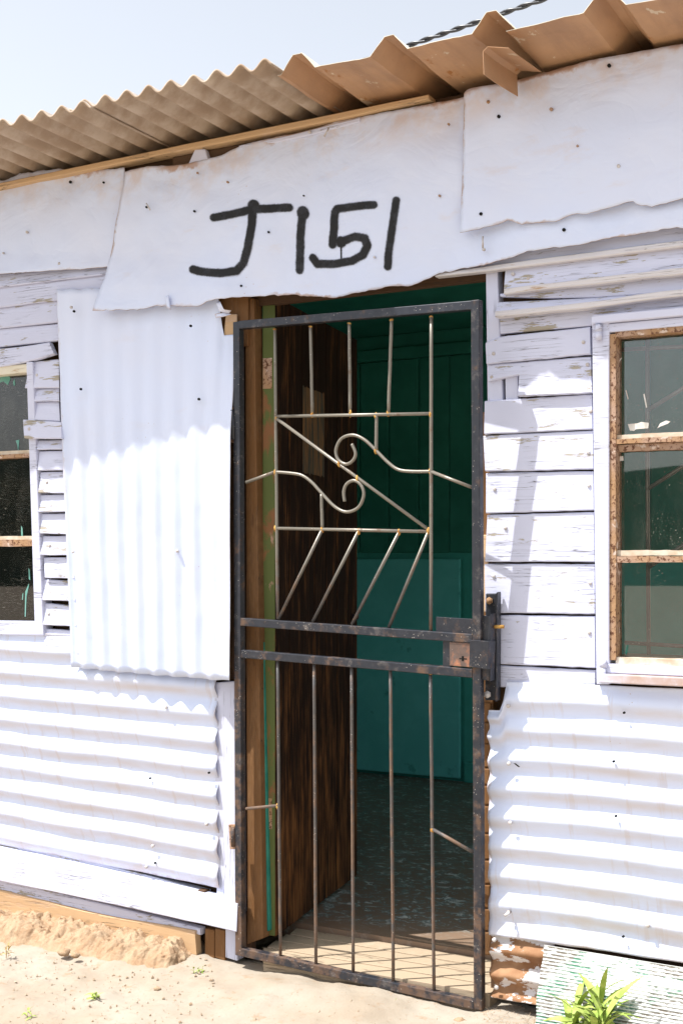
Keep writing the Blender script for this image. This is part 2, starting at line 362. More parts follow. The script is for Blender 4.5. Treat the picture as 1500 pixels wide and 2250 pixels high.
def m_glass():
    m = M('dusty_window_glass'); t = m.t; out = t.nodes['Material Output']
    tr = m.n('ShaderNodeBsdfTransparent'); gl = m.n('ShaderNodeBsdfGlossy'); gl.inputs['Roughness'].default_value = 0.015
    fr = m.n('ShaderNodeFresnel'); fr.inputs['IOR'].default_value = 1.6
    a = m.n('ShaderNodeMixShader'); m.link(m.math('MULTIPLY', fr.outputs[0], 1.45), a.inputs[0]); m.link(tr.outputs[0], a.inputs[1]); m.link(gl.outputs[0], a.inputs[2])
    df = m.n('ShaderNodeBsdfDiffuse'); df.inputs[0].default_value = (0.62, 0.58, 0.5, 1)
    v = m.voro(120); sp = m.math('MULTIPLY', m.ramp(v, 0.12, 0.22, 1, 0), m.ramp(m.noise((1, 1, 1), 9, 4), 0.42, 0.62))
    v2 = m.voro(38); sp2 = m.math('MULTIPLY', m.ramp(v2, 0.05, 0.075, 1, 0), m.ramp(m.noise((1, 1, 1), 4, 2), 0.45, 0.55))
    film = m.ramp(m.noise((3, 1, 1), 5, 6, 0.7), 0.45, 0.85, 0.0, 0.035)
    f = m.math('MINIMUM', m.math('ADD', m.math('ADD', m.math('MULTIPLY', sp, 0.26), m.math('MULTIPLY', sp2, 0.40)), film), 0.9)
    b = m.n('ShaderNodeMixShader'); m.link(f, b.inputs[0]); m.link(a.outputs[0], b.inputs[1]); m.link(df.outputs[0], b.inputs[2])
    m.link(b.outputs[0], out.inputs[0]); return m.m
GLASS = m_glass()
def m_spray():
    m = M('black_spray_paint', 0.6, 0.3); m.col((0.012, 0.012, 0.013))
    p = m.attr('paint'); n = m.noise((1, 1, 1), 260, 3, 0.7)
    a = m.ramp(m.math('ADD', p, m.math('MULTIPLY', m.math('SUBTRACT', n, 0.5), 0.55)), 0.28, 0.72)
    m.set('Alpha', m.math('MULTIPLY', a, m.ramp(m.noise((1, 1, 1), 22, 4), 0.3, 0.7, 0.86, 0.99))); return m.m
SPRAY = m_spray()
LEAF = m_plain('weed_leaf', (0.24, 0.34, 0.06), (0.42, 0.48, 0.13), 30, 0.6, 0.3, 0.1)
STRAW = m_plain('dry_straw', (0.5, 0.38, 0.18), (0.36, 0.25, 0.1), 20)
def m_ribbed():
    m = M('flaking_white_over_green', 0.6, 0.3)
    rb = m.attr('rib'); lo = m.attr('low')
    n = m.noise((1.0, 1, 2.4), 6.5, 6, 0.70); n2 = m.noise((9, 1, 40), 5, 5, 0.7)
    worn = m.ramp(m.math('ADD', n, m.math('MULTIPLY', lo, 0.2)), 0.50, 0.57)
    ln = m.math('MULTIPLY', m.ramp(rb, 0.30, 0.55), m.ramp(n2, 0.36, 0.54))
    sub = m.mix(m.ramp(m.noise((1, 1, 1), 10, 3), 0.45, 0.55), (0.03, 0.17, 0.095), (0.11, 0.085, 0.06))
    c = m.mix(m.math('MULTIPLY', worn, m.ramp(ln, 0, 1, 0.10, 0.95)), (0.64, 0.66, 0.64), sub)
    m.col(c); return m.m
RIBM = m_ribbed()
def m_peel():
    m = M('peeling_white_on_rust', 0.8, 0.2); n = m.noise((1, 1, 2), 9, 6, 0.65)
    c = m.mix(m.ramp(m.noise((1, 1, 1), 14, 5), .3, .7), (0.24, 0.115, 0.055), (0.38, 0.22, 0.12))
    c = m.mix(m.ramp(n, 0.50, 0.53), c, (0.72, 0.69, 0.69)); m.col(c); m.bump(n, 0.5, 0.003); return m.m
PEEL = m_peel()
CABLE = m_plain('black_cable', (0.02, 0.021, 0.025), (0.05, 0.052, 0.06), 20, 0.35, 0.5)
HILLM = m_plain('far_scrub', (0.030, 0.045, 0.035), (0.055, 0.06, 0.04), 0.2, 0.95, 0.05, 0)
GALV = m_plain('white_nail_head', (0.62, 0.6, 0.6), (0.45, 0.38, 0.33), 40, 0.5, 0.4, 0)

# ------------------------------------------------------------------ ground and distance
def axis(pts):
    out = []
    for a, b, st in pts:
        n = max(1, round((b - a) / st)); out += [a + (b - a) * i / n for i in range(n)]
    return out + [pts[-1][1]]
def ground_z(x, y):
    near = max(0.0, 1 - max(0, abs(x + 1.8) - 3) / 3) * max(0.0, 1 - max(0, abs(y + 0.6) - 1.5) / 2)
    z = 0.018 * fb(x * 2.1, y * 2.1, 1) + 0.006 * fb(x * 9, y * 9, 4, 3) + 0.0025 * fb(x * 40, y * 40, 2, 3)
    z += 0.006 * abs(fb(x * 17, y * 17, 8, 4)) * min(1, max(0.15, (-2.1 - x) / .4))
    z -= 0.02
    # trodden hollow and ramp in front of the door
    k = math.exp(-((x + 1.85) / 0.42) ** 2)
    z += k * 0.012 * math.exp(-((y + 0.1) / 0.25) ** 2)
    z += 0.03 * math.exp(-((x + 1.25) / 0.25) ** 2) * math.exp(-((y + 0.22) / 0.16) ** 2)
    return z * near - 0.02 * (1 - near)
XS = axis([(-150, -20, 26), (-20, -4.5, 2.5), (-4.5, -3.6, 0.1), (-3.6, -0.5, 0.013), (-0.5, 1, 0.1), (1, 20, 2.5), (20, 150, 26)])
YS = axis([(-200, -20, 30), (-20, -3, 2), (-3, -1.2, 0.1), (-1.2, 0.06, 0.013), (0.06, 1, 0.2), (1, 20, 3), (20, 150, 26)])
V = [(x, y, ground_z(x, y) - (0.25 if y > 0.06 and -4.5 < x < 0.6 and y < 3.6 else 0)) for y in YS for x in XS]
nx = len(XS)
Fc = [(j*nx+i, j*nx+i+1, (j+1)*nx+i+1, (j+1)*nx+i) for j in range(len(YS)-1) for i in range(nx-1)]
tag(mk('ground', V, Fc, SAND, None, True, origin=(0, 0, 0)), kind='structure')
# bank of earth against the left base
xb0, xb1 = -4.2, xat(432, 0.05)
def bankf(s, t):
    x = xb0 + (xb1 - xb0) * s; y = 0.045 - 0.47 * t
    e = min(1, (1 - s) * 22) ** 0.5
    reach = 0.30 + 0.05 * nz(x * 3, 0, 3) + 0.03 * nz(x * 11, 1, 3)
    k = min(1.0, max(0.0, (reach - 0.47 * t) / 0.12)); k = k * k * (3 - 2 * k)
    z_c = 0.03 * abs(fb(x * 19, y * 19, 9, 4))
    hgt = 0.045 + z_c * .25 + 0.018 * nz(x * 4, 7.0) + 0.012 * nz(x * 13, 2.0) - 0.03 * t
    z = -0.045 + (hgt + 0.04) * k * e + 0.014 * fb(x * 11, y * 11, 5, 5) * (0.3 + k) + 0.009 * fb(x * 48, y * 48, 2, 4) * k
    dd, pp = noise.voronoi(Vector((x * 34 + 2 * nz(x * 9, y * 9), y * 34, 1.0)))
    d2, pp = noise.voronoi(Vector((x * 85, y * 85, 4.0)))
    z += k * (0.013 * max(0, 0.55 - dd[0]) * (0.4 + abs(nz(x * 17, y * 17, 6)) * 2.2) + 0.006 * max(0, 0.6 - d2[0]))
    return Vector((x + 0.01 * nz(y * 20, z * 20, 1), y + 0.012 * nz(x * 20, z * 20), z))
tag(gridmesh('earth_bank', 560, 120, bankf, BANK, None), kind='structure')
# low scrubby rise behind the photographer (seen only in the glass)
HV, HF = [], []
for i in range(61):
    a = math.pi + math.pi * i / 60
    for j in range(5):
        rr = 62 + j * 9
        hz = (0, 4.5, 9.0, 7.0, 0)[j] * (0.85 + 0.35 * nz(i * 0.31, j, 2)) - 0.3
        HV.append((rr * math.cos(a), rr * math.sin(a), hz))
for i in range(60):
    for j in range(4): HF.append((i*5+j, i*5+j+1, (i+1)*5+j+1, (i+1)*5+j))
tag(mk('hills', HV, HF, HILLM, None, True, origin=(0, 0, 0)), kind='structure')

# ------------------------------------------------------------------ the shack
shack = empty('shack', (-1.85, 0, 0))
tag(shack, 'whitewashed shack of boards and corrugated iron with J151 painted over its door', 'shack')
XL, XR = -4.3, 0.25
def nail(p, parent, r=0.0055, n=Vector((0, -1, 0)), mat=None):
    p = Vector(p); V, Fc = tube_vf([p + Vector((0, .004, 0)), p - Vector((0, .0025, 0)), p - Vector((0, .004, 0))], [r, r, r * 0.5], 8, Vector((0, 0, 1)))
    return mk('nail', V, Fc, mat or GALV, parent, True)
pk = [0]
def plank(top, bot, dt, db=None, th=0.02, mat=None, name='plank', jag=1.1, label=None, n=14, nails=()):
    db = dt if db is None else db; pk[0] += 1; sd = pk[0] * 3.7
    rows = []
    for i in range(n + 1):
        s = i / n
        ut, vt = lerpoly(top, s); ub, vb = lerpoly(bot, s)
        jt = jag * (nz(ut * .05, sd) + .5 * nz(ut * .19, sd)); jb = jag * (nz(ub * .05, sd + 9) + .6 * nz(ub * .21, sd + 4))
        T = W(ut, vt + jt, dt); B = W(ub, vb + jb, db)
        w = 0.0012 * nz(s * 3, sd, 2)
        e = (B - T).normalized() * 0.003
        bk = Vector((0, th, 0)); fr = Vector((0, 0.003, 0))
        rows.append([T + bk, T + fr, T + e, T.lerp(B, .33) + Vector((0, w, 0)), T.lerp(B, .66) - Vector((0, w, 0)), B - e, B + fr, B + bk])
    k = 8; V = [p for r in rows for p in r]; Fc = []
    for i in range(n):
        for j in range(k):
            a = i * k + j; b = i * k + (j + 1) % k; Fc.append((a, b, b + k, a + k))
    Fc += [tuple(range(k - 1, -1, -1)), tuple(range(n * k, n * k + k))]
    o = mk(name, V, Fc, mat or WOODP, shack, label=label)
    for (u, v) in nails: nail(W(u, v, (dt + db) / 2), o)
    return o

# hidden framing boards that close the gaps between the cladding pieces
zc = 2.69
wx0, wx1 = xat(72), xat(1332)
backs = [(XL, wx0 - 1.0, 0.0, zc), (wx0 - 1.0, wx0, 0.0, zat(40, 1385)), (wx0 - 1.0, wx0, zat(40, 812), zc), (wx0, xat(540), 0.0, zc),
         (xat(540), xat(1068), zat(800, 640), zc), (xat(1068), wx1, 0.0, zc), (wx1, wx1 + 0.62, 0.0, zat(1400, 1492)), (wx1, wx1 + 0.62, zat(1400, 712), zc), (wx1 + 0.62, XR, 0.0, zc)]
for a in backs:
    wbox('framing_board', a[0], a[1], 0.034, 0.060, a[2], a[3], BACKW, shack)

# room inside
YB = 3.1
wbox('interior_wall', XL, -1.30, YB, YB + 0.04, 0.0, 2.72, TEALW, shack, 'teal painted back wall of the room')
wbox('interior_wall', -1.30, 0.0, YB, YB + 0.04, 2.10, 2.72, TEALW, shack)  # gap below is an unseen rear doorway, added to light the back wall
wbox('interior_wall', 0.0, XR, YB, YB + 0.04, 0.0, 2.72, TEALW, shack)
wbox('interior_wall', XL - 0.04, XL, 0.06, YB, 0.0, 2.72, TEALW, shack)
wbox('interior_wall', XR, XR + 0.04, 0.06, 0.9, 0.0, 2.72, TEALW, shack)
wbox('interior_wall', XR, XR + 0.04, 2.7, YB, 0.0, 2.72, TEALW, shack)
wbox('interior_wall', XR, XR + 0.04, 0.9, 2.7, 2.15, 2.72, TEALW, shack)  # gap below is an unseen side opening, added to brighten the room
wbox('floor', XL, XR, 0.262, YB, 0.0, 0.055, LINO, shack, 'worn patterned floor of the room, teal and brown')
wbox('ceiling_board', XL, XR, 0.07, YB - .003, 2.60, 2.63, DGREEN, shack, 'dark green ceiling')
zb = H + (V0 - 775) / F * 7.3
wbox('wall_rail', XL + .01, XR - .01, YB - 0.05, YB - .002, zb - 0.035, zb + 0.03, DGREEN, shack, bv=0.004)
x0 = XL + 0.02
while x0 < -1.5:
    wbox('wall_panel', x0, x0 + 0.186, YB - 0.016, YB - .004, 1.34, zb - 0.037, DGREEN, shack, bv=0.006); x0 += 0.19
wbox('wall_panel', XL + .02, XR - .02, YB - 0.018, YB - .004, zb + 0.032, 2.595, DGREEN, shack)
xa, xb = (ray(760, 0).x / ray(760, 0).y) * (D + YB), (ray(1016, 0).x / ray(1016, 0).y) * (D + YB)
wbox('teal_board', xa, xb, YB - 0.04, YB - 0.019, 0.075, 1.305, TEALB, shack, 'pale teal board standing against the back wall', 0.006)
wbox('skirting', xb + 0.02, -1.31, YB - 0.03, YB - .003, 0.056, 0.17, TEALW, shack, bv=0.004)

# threshold
yy = -0.028
for i, wd in enumerate((0.07, 0.075, 0.068, 0.07)):
    sl = 0.008 * i
    V = []
    for (x, y) in ((-2.235 + .03 * (i == 0), yy), (-1.43, yy + 0.012 * (i < 3)), (-1.43, yy + wd - .0012 + 0.012 * (i < 2)), (-2.25, yy + wd - .0012)):
        V.append((x, y, 0.030 + 0.003 * i))
    V = [(p[0], p[1], -0.03) for p in V] + V
    bevel(mk('threshold_board', V, [(3,2,1,0),(4,5,6,7),(0,1,5,4),(1,2,6,5),(2,3,7,6),(3,0,4,7)], SILLW, shack), 0.0015)
    yy += wd

# door posts
def uq(tl, tr, br, bl): return [tl, tr, br, bl]
qbox('door_jamb', uq((538, 655), (558, 655), (578, 2062), (543, 2075)), -0.005, 0.05, RAWV, shack, 'brown raw timber left door jamb')
qbox('jamb_trim', uq((556, 700), (562, 700), (592, 2045), (580, 2050)), -0.03, 0.02, TEALP, shack, 'teal painted strip on the left jamb')
qbox('jamb_trim', uq((470, 640), (545, 640), (545, 760), (470, 760)), 0.006, 0.02, RAWV, shack)
qbox('door_post', uq((470, 1500), (523, 1496), (526, 2010), (476, 1990)), 0.016, 0.045, STUDV, shack, 'white painted post left of the gate')
qbox('door_post', uq((1066, 590), (1092, 590), (1104, 900), (1070, 900)), 0.004, 0.045, STUDV, shack, 'white painted post at top right of the doorway')
qbox('door_post', uq((1108, 800), (1136, 800), (1138, 900), (1110, 900)), 0.004, 0.025, STUDV, shack)
qbox('door_post', uq((1058, 905), (1078, 905), (1086, 2092), (1062, 2092)), -0.004, 0.05, RAWV, shack, 'rough brown timber right door jamb')
qbox('jamb_trim', uq((1060, 1175), (1070, 1175), (1072, 1345), (1061, 1345)), 0.012, 0.015, RAWW, shack)
random.seed(3)
v = 1545
while v < 2060:
    hh = random.uniform(38, 62); w = random.uniform(0, 7)
    qbox('jamb_block', uq((1060 - 1, v), (1079 - w * .4, v), (1080 - w, v + hh - 3), (1061, v + hh - 2)), 0.004, 0.02, RAWV, shack, bv=0.004); v += hh
# header over the door, inside
qbox('door_header', uq((530, 590), (1075, 545), (1075, 600), (530, 652)), -0.01, 0.04, BACKW, shack)

# inner door, swung into the room
door = empty('door', (-2.2, 0.05, 0.06), shack)
tag(door, 'dark brown vertical board door swung open into the room')
hx0, hy0 = xat(606, -0.05), 0.05
hx1, hy1 = hx0 - 0.155, 0.90
dv = Vector((hx1 - hx0, hy1 - hy0, 0)); dl = dv.length; dv.normalize(); dn = Vector((dv.y, -dv.x, 0))
nb = 7
for i in range(nb):
    a = Vector((hx0, hy0, 0)) + dv * (dl * i / nb + 0.0015); b = Vector((hx0, hy0, 0)) + dv * (dl * (i + 1) / nb - 0.0015)
    k = 0.002 * nz(i * 3.3)
    V = [a - dn * .02, b - dn * .02, b + dn * k, a + dn * k]
    V = [Vector((p.x, p.y, 0.068)) for p in V] + [Vector((p.x, p.y, 2.16)) for p in V]
    bevel(mk('board', V, [(3,2,1,0),(4,5,6,7),(0,1,5,4),(1,2,6,5),(2,3,7,6),(3,0,4,7)], DOORB, door), 0.003)
edge = Vector((hx0, hy0, 0))
V = [edge - dn * .046 - dv * .003, edge - dn * .001 - dv * .003, edge - dn * .021 + dv * .03, edge - dn * .046 + dv * .03]
V = [Vector((p.x, p.y, 0.07)) for p in V] + [Vector((p.x, p.y, 2.16)) for p in V]
bevel(mk('door_edge', V, [(3,2,1,0),(4,5,6,7),(0,1,5,4),(1,2,6,5),(2,3,7,6),(3,0,4,7)], OLIVE, door, label='olive green worn paint on the door edge'), 0.003)
V = []
for (w0, z0) in ((0.30, 1.42), (0.62, 1.42), (0.62, 1.72), (0.30, 1.72)):
    p = Vector((hx0, hy0, 0)) + dv * (w0 * dl); V.append(p + dn * 0.0035 + Vector((0, 0, z0 + .012 * nz(w0 * 30, z0 * 9))))
def dpos(w, z, o=0.0): p = Vector((hx0, hy0, z)) + dv * (w * dl) + dn * o; return p
SCRAPE = m_two('scraped_bare_wood', (0.20, 0.095, 0.03), (0.05, 0.045, 0.03), (0.015, 0.008, 0.005), 14, 0.44, 0.54, (5, 5, .35))
def scr(s, t):
    return dpos(0.28 + 0.26 * s, 1.60 + 0.30 * t + 0.012 * nz(s * 14, t * 2, 3) * (1 if t in (0, 1) else 0), 0.003)
gridmesh('scraped_patch', 24, 4, scr, SCRAPE, door, label='scraped bare patch on the brown door')
for zz in (1.02, 1.08):
    tube('door_handle', [dpos(0.93, zz, 0.002), dpos(0.93, zz, 0.018), dpos(0.93, zz, 0.024)], [.013, .011, .007], STEEL, door)
for zh in (1.86, 0.42):
    p = edge - dn * .024 - dv * .004
    mk('hinge', [p + dn * .012 + Vector((0, 0, zh)), p - dn * .02 + Vector((0, 0, zh)), p - dn * .02 + Vector((0, 0, zh + .1)), p + dn * .012 + Vector((0, 0, zh + .1))], [(0, 1, 2, 3), (3, 2, 1, 0)][:1], RUST, door)

# ------------------------------------------------------------------ boards right of the door
PXR = lambda v0, u0: px(XR, zat(u0, v0))
def ext(P, to=XR):                      # carry a row on level beyond the frame
    z = zat(*P[-1]); return list(P) + [px(to, z)]
plank([(1110, 588), *ext([(1500, 541)])], [(1106, 640), *ext([(1500, 596)])], 0.012, 0.030, 0.024, label='peeling lap board under the iron, right of the door', nails=[(1126, 602), (1160, 612)])
plank([(1098, 645), *ext([(1500, 598)])], [(1098, 651), (1270, 656), *ext([(1500, 641)])], 0.008, 0.016)
plank([(1094, 664), (1290, 655), *ext([(1500, 640)])], [(1088, 693), (1283, 673), *ext([(1500, 646)])], 0.012, 0.036, 0.026, label='lap board with a rotten lip above the window')
plank([(1098, 694), *ext([(1296, 672), (1500, 640)])], [(1098, 733), *ext([(1297, 716), (1500, 690)])], 0.006, 0.012)
plank([(1066, 753), (1100, 739), (1295, 718)], [(1068, 800), (1180, 789), (1296, 778)], 0.012, 0.020, label='short loose board with a cut corner', nails=[(1084, 777), (1281, 752)])
plank([(1071, 801), (1297, 783)], [(1072, 838), (1138, 824), (1200, 828), (1298, 832)], 0.010, 0.018, nails=[(1080, 829), (1290, 801)])
plank([(1140, 822), (1200, 822), (1298, 828)], [(1137, 871), (1200, 868), (1299, 863)], 0.016, 0.030, label='bright rounded board stub beside the window')
plank([(1064, 881), (1299, 866)], [(1063, 954), (1300, 943)], 0.014, 0.020, nails=[(1297, 904)])
plank([(1061, 957), (1301, 946)], [(1065, 1036), (1302, 1031)], 0.014, 0.020, nails=[(1292, 994)])
plank([(1067, 1039), (1302, 1035)], [(1067, 1128), (1303, 1121)], 0.013, 0.020, nails=[(1086, 1075), (1293, 1067)])
plank([(1070, 1131), (1303, 1125)], [(1065, 1234), (1305, 1235)], 0.014, 0.020, label='grainy board with a long split', nails=[(1110, 1160)])
plank([(1064, 1239), (1305, 1239)], [(1066, 1346), (1305, 1350)], 0.014, 0.018, nails=[(1084, 1266), (1296, 1281)])
plank([(1066, 1351), (1305, 1354)], [(1066, 1458), (1306, 1468)], 0.014, 0.018, nails=[(1294, 1390)])
plank([(1088, 1462), (1306, 1473)], [(1088, 1510), (1306, 1512)], 0.012, 0.014)
plank([(960, 570), (1150, 545), *ext([(1500, 480)])], [(960, 604), (1150, 578), *ext([(1500, 533)])], 0.010, 0.016)
# thin drip strip
plank([(955, 601), (1145, 573), *ext([(1500, 527)])], [(955, 608), (1148, 586), *ext([(1500, 541)])], 0.030, 0.036, 0.03, LIPM, 'drip_strip', label='thin off-white strip running under the iron sheets')
plank([(1107, 633), *ext([(1500, 587)])], [(1106, 646), *ext([(1500, 602)])], 0.040, 0.043, 0.03, LIPM, 'drip_strip', 2.0, 'worn off-white lip along the upper lap board', 24)
plank([(1087, 685), (1283, 664), *ext([(1500, 634)])], [(1087, 697), (1283, 677), *ext([(1500, 649)])], 0.046, 0.050, 0.035, LIPM, 'drip_strip', 2.4, 'rotten off-white lip above the window', 24)
# far right cladding beyond the window
xw1 = wx1 + 0.62
for k in range(10):
    z1 = zat(1400, 712) - k * 0.105; 
    if z1 - 0.10 < zat(1400, 1502): break
    plank([px(xw1 + .03, z1), px(XR, z1)], [px(xw1 + .03, z1 - .1), px(XR, z1 - .1)], 0.012, 0.018)

# ------------------------------------------------------------------ boards left of the door
def extl(P):
    z = zat(*P[0]); return [px(XL, z)] + list(P)
plank(extl([(0, 596), (250, 580)]), extl([(0, 631), (250, 600)]), 0.004, 0.018)
plank(extl([(0, 632), (250, 601)]), extl([(0, 675), (250, 645)]), 0.004, 0.020)
plank(extl([(0, 677), (150, 658)]), extl([(0, 721), (150, 705)]), 0.004, 0.020)
plank(extl([(0, 723), (150, 709)]), extl([(0, 762), (150, 746)]), 0.006, 0.022)
plank(extl([(0, 766), (60, 760), (108, 751)]), extl([(0, 806), (60, 795), (119, 778)]), 0.024, 0.034, label='loose broken board above the left window')
LP = [((68,795),(130,789),(55,853),(130,852)), ((62,856),(130,853),(63,882),(130,881)), ((64,884),(130,882),(64,922),(132,926)), ((51,922),(134,927),(54,963),(136,964)),
      ((80,967),(140,966),(82,988),(142,987)), ((87,991),(142,990),(83,1034),(144,1033)), ((90,1037),(146,1036),(84,1083),(148,1084)), ((87,1087),(150,1086),(84,1126),(152,1124)),
      ((92,1129),(152,1128),(87,1173),(154,1174)), ((96,1178),(154,1177),(88,1220),(156,1220)), ((97,1225),(158,1224),(99,1270),(164,1271)), ((93,1273),(164,1276),(94,1319),(166,1321)),
      ((94,1325),(166,1331),(95,1373),(168,1377)), ((97,1381),(168,1386),(98,1420),(168,1424))]
for i, (a, b, c, d) in enumerate(LP):
    plank([a, b], [c, d], 0.036 if i == 3 else 0.014, 0.046 if i in (3,) else 0.030, 0.024, n=6, jag=0.8, nails=[(a[0] + 14, (a[1] + c[1]) / 2)] if i % 3 == 0 else ())

# ------------------------------------------------------------------ windows
def window(name, xg0, xg1, xs0, xs1, rows, d, label, left):
    w = empty(name, ((xg0 + xg1) / 2, -d, rows[-1][1]), shack); tag(w, label)
    for (zt, zb_) in rows:
        wbox('pane', xg0 - .004, xg1 + .004, -d + 0.0335, -d + 0.0365, zb_ - .004, zt + .004, GLASS, w)
    return w
# right window
wr_d = 0.03
zr = lambda v: zat(1400, v, wr_d)
xg0, xg1 = xat(1353, wr_d), xat(1353, wr_d) + 0.44
rows = [(zr(737), zr(957)), (zr(990), zr(1212)), (zr(1236), zr(1449))]
win = window('window', xg0, xg1, 0, 0, rows, wr_d, 'rusty steel window with three panes in a white frame', False)
qbox('frame', [(1299, 700), (1337, 697), (1337, 1504), (1309, 1504)], 0.042, 0.07, WOODCL, win, 'white frame stile with peeling bits')
wbox('frame', xg1 + .02, xg1 + .075, -0.042, 0.03, zr(1502), zr(690), WOODCL, win, bv=.003)
wbox('frame', xat(1298, .05), xg1 + .09, -0.052, 0.03, zr(706), zr(687), WOODCL, win, bv=.004)
wbox('frame', xat(1318, .04), xg1 + .08, -0.040, 0.03, zr(726), zr(707), WOODCL, win, bv=.003)
rx0, rx1 = xat(1336, wr_d), xg1 + .021
def rbar(name, a, b, c, e, y0, y1, mat, lab=None, parent=win, jag=0.0016):     # slightly eaten bar
    N = 26; V = []; hor = (b - a) > (e - c)
    for i in range(N + 1):
        s = i / N
        j1, j2 = jag * fb(s * 9, a * 7, c * 5), jag * fb(s * 9, b * 7, e * 3 + 4)
        if hor: V += [(a + (b-a)*s, y0, c + j1), (a + (b-a)*s, y0, e + j2), (a + (b-a)*s, y1, e + j2), (a + (b-a)*s, y1, c + j1)]
        else: V += [(b + j2, y0, c + (e-c)*s), (a + j1, y0, c + (e-c)*s), (a + j1, y1, c + (e-c)*s), (b + j2, y1, c + (e-c)*s)]
    Fq = [(i*4+j, i*4+4+j, i*4+4+(j+1)%4, i*4+(j+1)%4) for i in range(N) for j in range(4)] + [(0,1,2,3), (N*4+3,N*4+2,N*4+1,N*4)]
    return mk(name, V, Fq, mat, parent, label=lab)
rbar('steel_stile', rx0, xg0, zr(1452), zr(730), -0.036, 0.02, RUST, 'rust pitted steel window stile')
rbar('steel_stile', xg1, rx1, zr(1452), zr(730), -0.036, 0.02, RUST)
rbar('steel_head', xg0 - .001, rx1, zr(738), zr(726), -0.0355, 0.02, RUST)
rbar('putty', xg0 - .002, xg1, zr(964), zr(953), -0.024, -0.0005, PUTTY)
rbar('glazing_bar', xg0 - .004, xg1, zr(974), zr(963), -0.034, 0.012, RUST, 'orange rusted glazing bar')
rbar('glazing_bar', xg0 - .004, xg1, zr(990), zr(975), -0.022, 0.012, RUST)
rbar('putty', xg0 - .002, xg1, zr(1221), zr(1209), -0.026, -0.0005, PUTTY)
rbar('glazing_bar', xg0 - .004, xg1, zr(1236), zr(1222), -0.034, 0.012, RUST, 'orange rusted glazing bar')
rbar('putty', xg0 - .002, xg1, zr(1460), zr(1446), -0.030, -0.0005, PUTTY)
wbox('steel_sill', rx0 - .012, rx1 + .01, -0.044, 0.02, zr(1481), zr(1460.5), WOODCL, win, bv=.003)
wbox('steel_sill', rx0 - .02, rx1 + .02, -0.062, 0.02, zr(1502), zr(1482), CORR, win, 'rust spotted white sill', bv=.003)
for v0, v1, uu in ((713, 729, 1314), (729.5, 747, 1314), (1450, 1467, 1324), (1467.5, 1492, 1323)):
    c0, c1 = W(uu, v0, .05), W(uu, v1, .05); tube('hinge', [c0, c1], 0.0095, WOODCL, win, 12)
for (u, v, w2, h2) in ((1394, 935, 40, 15), (1455, 930, 24, 8)):
    pass
def insidep(u, v, Y=0.09): return W(u, v, -Y)
def bbar(P, r=0.006): return tube('burglar_bar', [insidep(*p) for p in P], r, BARM, win, 8)
bbar([(1421, 700), (1421, 1000), (1424, 1440)]); bbar([(1560, 700), (1560, 1440)])
bbar([(1421, 902), (1560, 815)]); bbar([(1421, 1075), (1560, 985)]); bbar([(1424, 1246), (1560, 1160)]); bbar([(1330, 770), (1640, 755)]); bbar([(1372, 1412), (1640, 1428)])
wbox('window_ledge', xg0 - .05, xg1 + .05, 0.062, 0.24, zr(1462), zr(1452), SILLW, win, bv=.004)
wbox('window_shelf', xg0 + 0.12, xg1 + .12, 0.3, 0.5, zr(1405), zr(1396), LEDGE, win, 'pale board lying inside the window', .003)
FLAKE = m_plain('white_paint_flake', (0.75, 0.74, 0.7), (0.62, 0.58, 0.52), 30)
def flake(P, parent, mat=FLAKE, d=wr_d - 0.0325):
    V = [W(u, v, d) for u, v in P]; k = len(V); return mk('paint_flake', V, [tuple(range(k - 1, -1, -1))], mat, parent)
flake([(1378,932),(1400,930),(1408,927),(1424,929),(1423,941),(1410,942),(1396,943),(1392,947),(1383,946)], win)
flake([(1449,930),(1462,924),(1472,926),(1466,931),(1450,937),(1443,941)], win)
flake([(1373,858),(1375,857),(1380,876),(1378,878)], win); flake([(1412,866),(1415,865),(1421,895),(1418,896)], win)
flake([(1355,800),(1363,786),(1365,787),(1356,803)], win); flake([(1372,1434),(1377,1417),(1379,1417),(1375,1440)], win, TEALP)
flake([(1355, 1003), (1368, 1002), (1369, 1012), (1356, 1014)], win)

# left window
wl_d = 0.02
zl = lambda v: zat(30, v, wl_d)
lg1 = xat(80, wl_d); lg0 = lg1 - 0.75
rows = [(zl(822), zl(990)), (zl(1008), zl(1180)), (zl(1202), zl(1366))]
winl = window('window', lg0, lg1, 0, 0, rows, wl_d, 'left window of three dusty panes with flaking teal paint', True)
qbox('frame', [(58, 795), (72, 795), (96, 1397), (77, 1397)], 0.030, 0.055, WOODCL, winl)
wbox('frame', lg0 - .05, lg0, -.03, .02, zl(1395), zl(800), WOODCL, winl, bv=.003)
wbox('frame', lg0 - .05, xat(70, wl_d), -0.026, .02, zl(822), zl(803), LEDGE, winl, 'cream head rail of the left window', bv=.002)
qbox('frame', [(-420, 1360), (82, 1366), (95, 1396), (-420, 1392)], 0.031, 0.055, WOODCL, winl)
for (a, b) in ((990, 1006), (1178, 1200)):
    rbar('putty', lg0, lg1, zl(a + 8), zl(a), -0.017, 0.008, PUTTY, None, winl)
    rbar('glazing_bar', lg0, lg1, zl(b), zl(a + 8), -0.024, 0.012, RUST, None, winl)
def lbar(P, r=0.006): return tube('burglar_bar', [insidep(*p) for p in P], r, BARM, winl, 8)
lbar([(35, 800), (42, 1390)]); lbar([(-120, 800), (-120, 1390)]); lbar([(38, 948), (-120, 860)]); lbar([(40, 1078), (-120, 990)]); lbar([(42, 1235), (-120, 1150)])
TEALF = m_plain('teal_paint_fleck', (0.13, 0.33, 0.28), (0.2, 0.38, 0.33), 20)
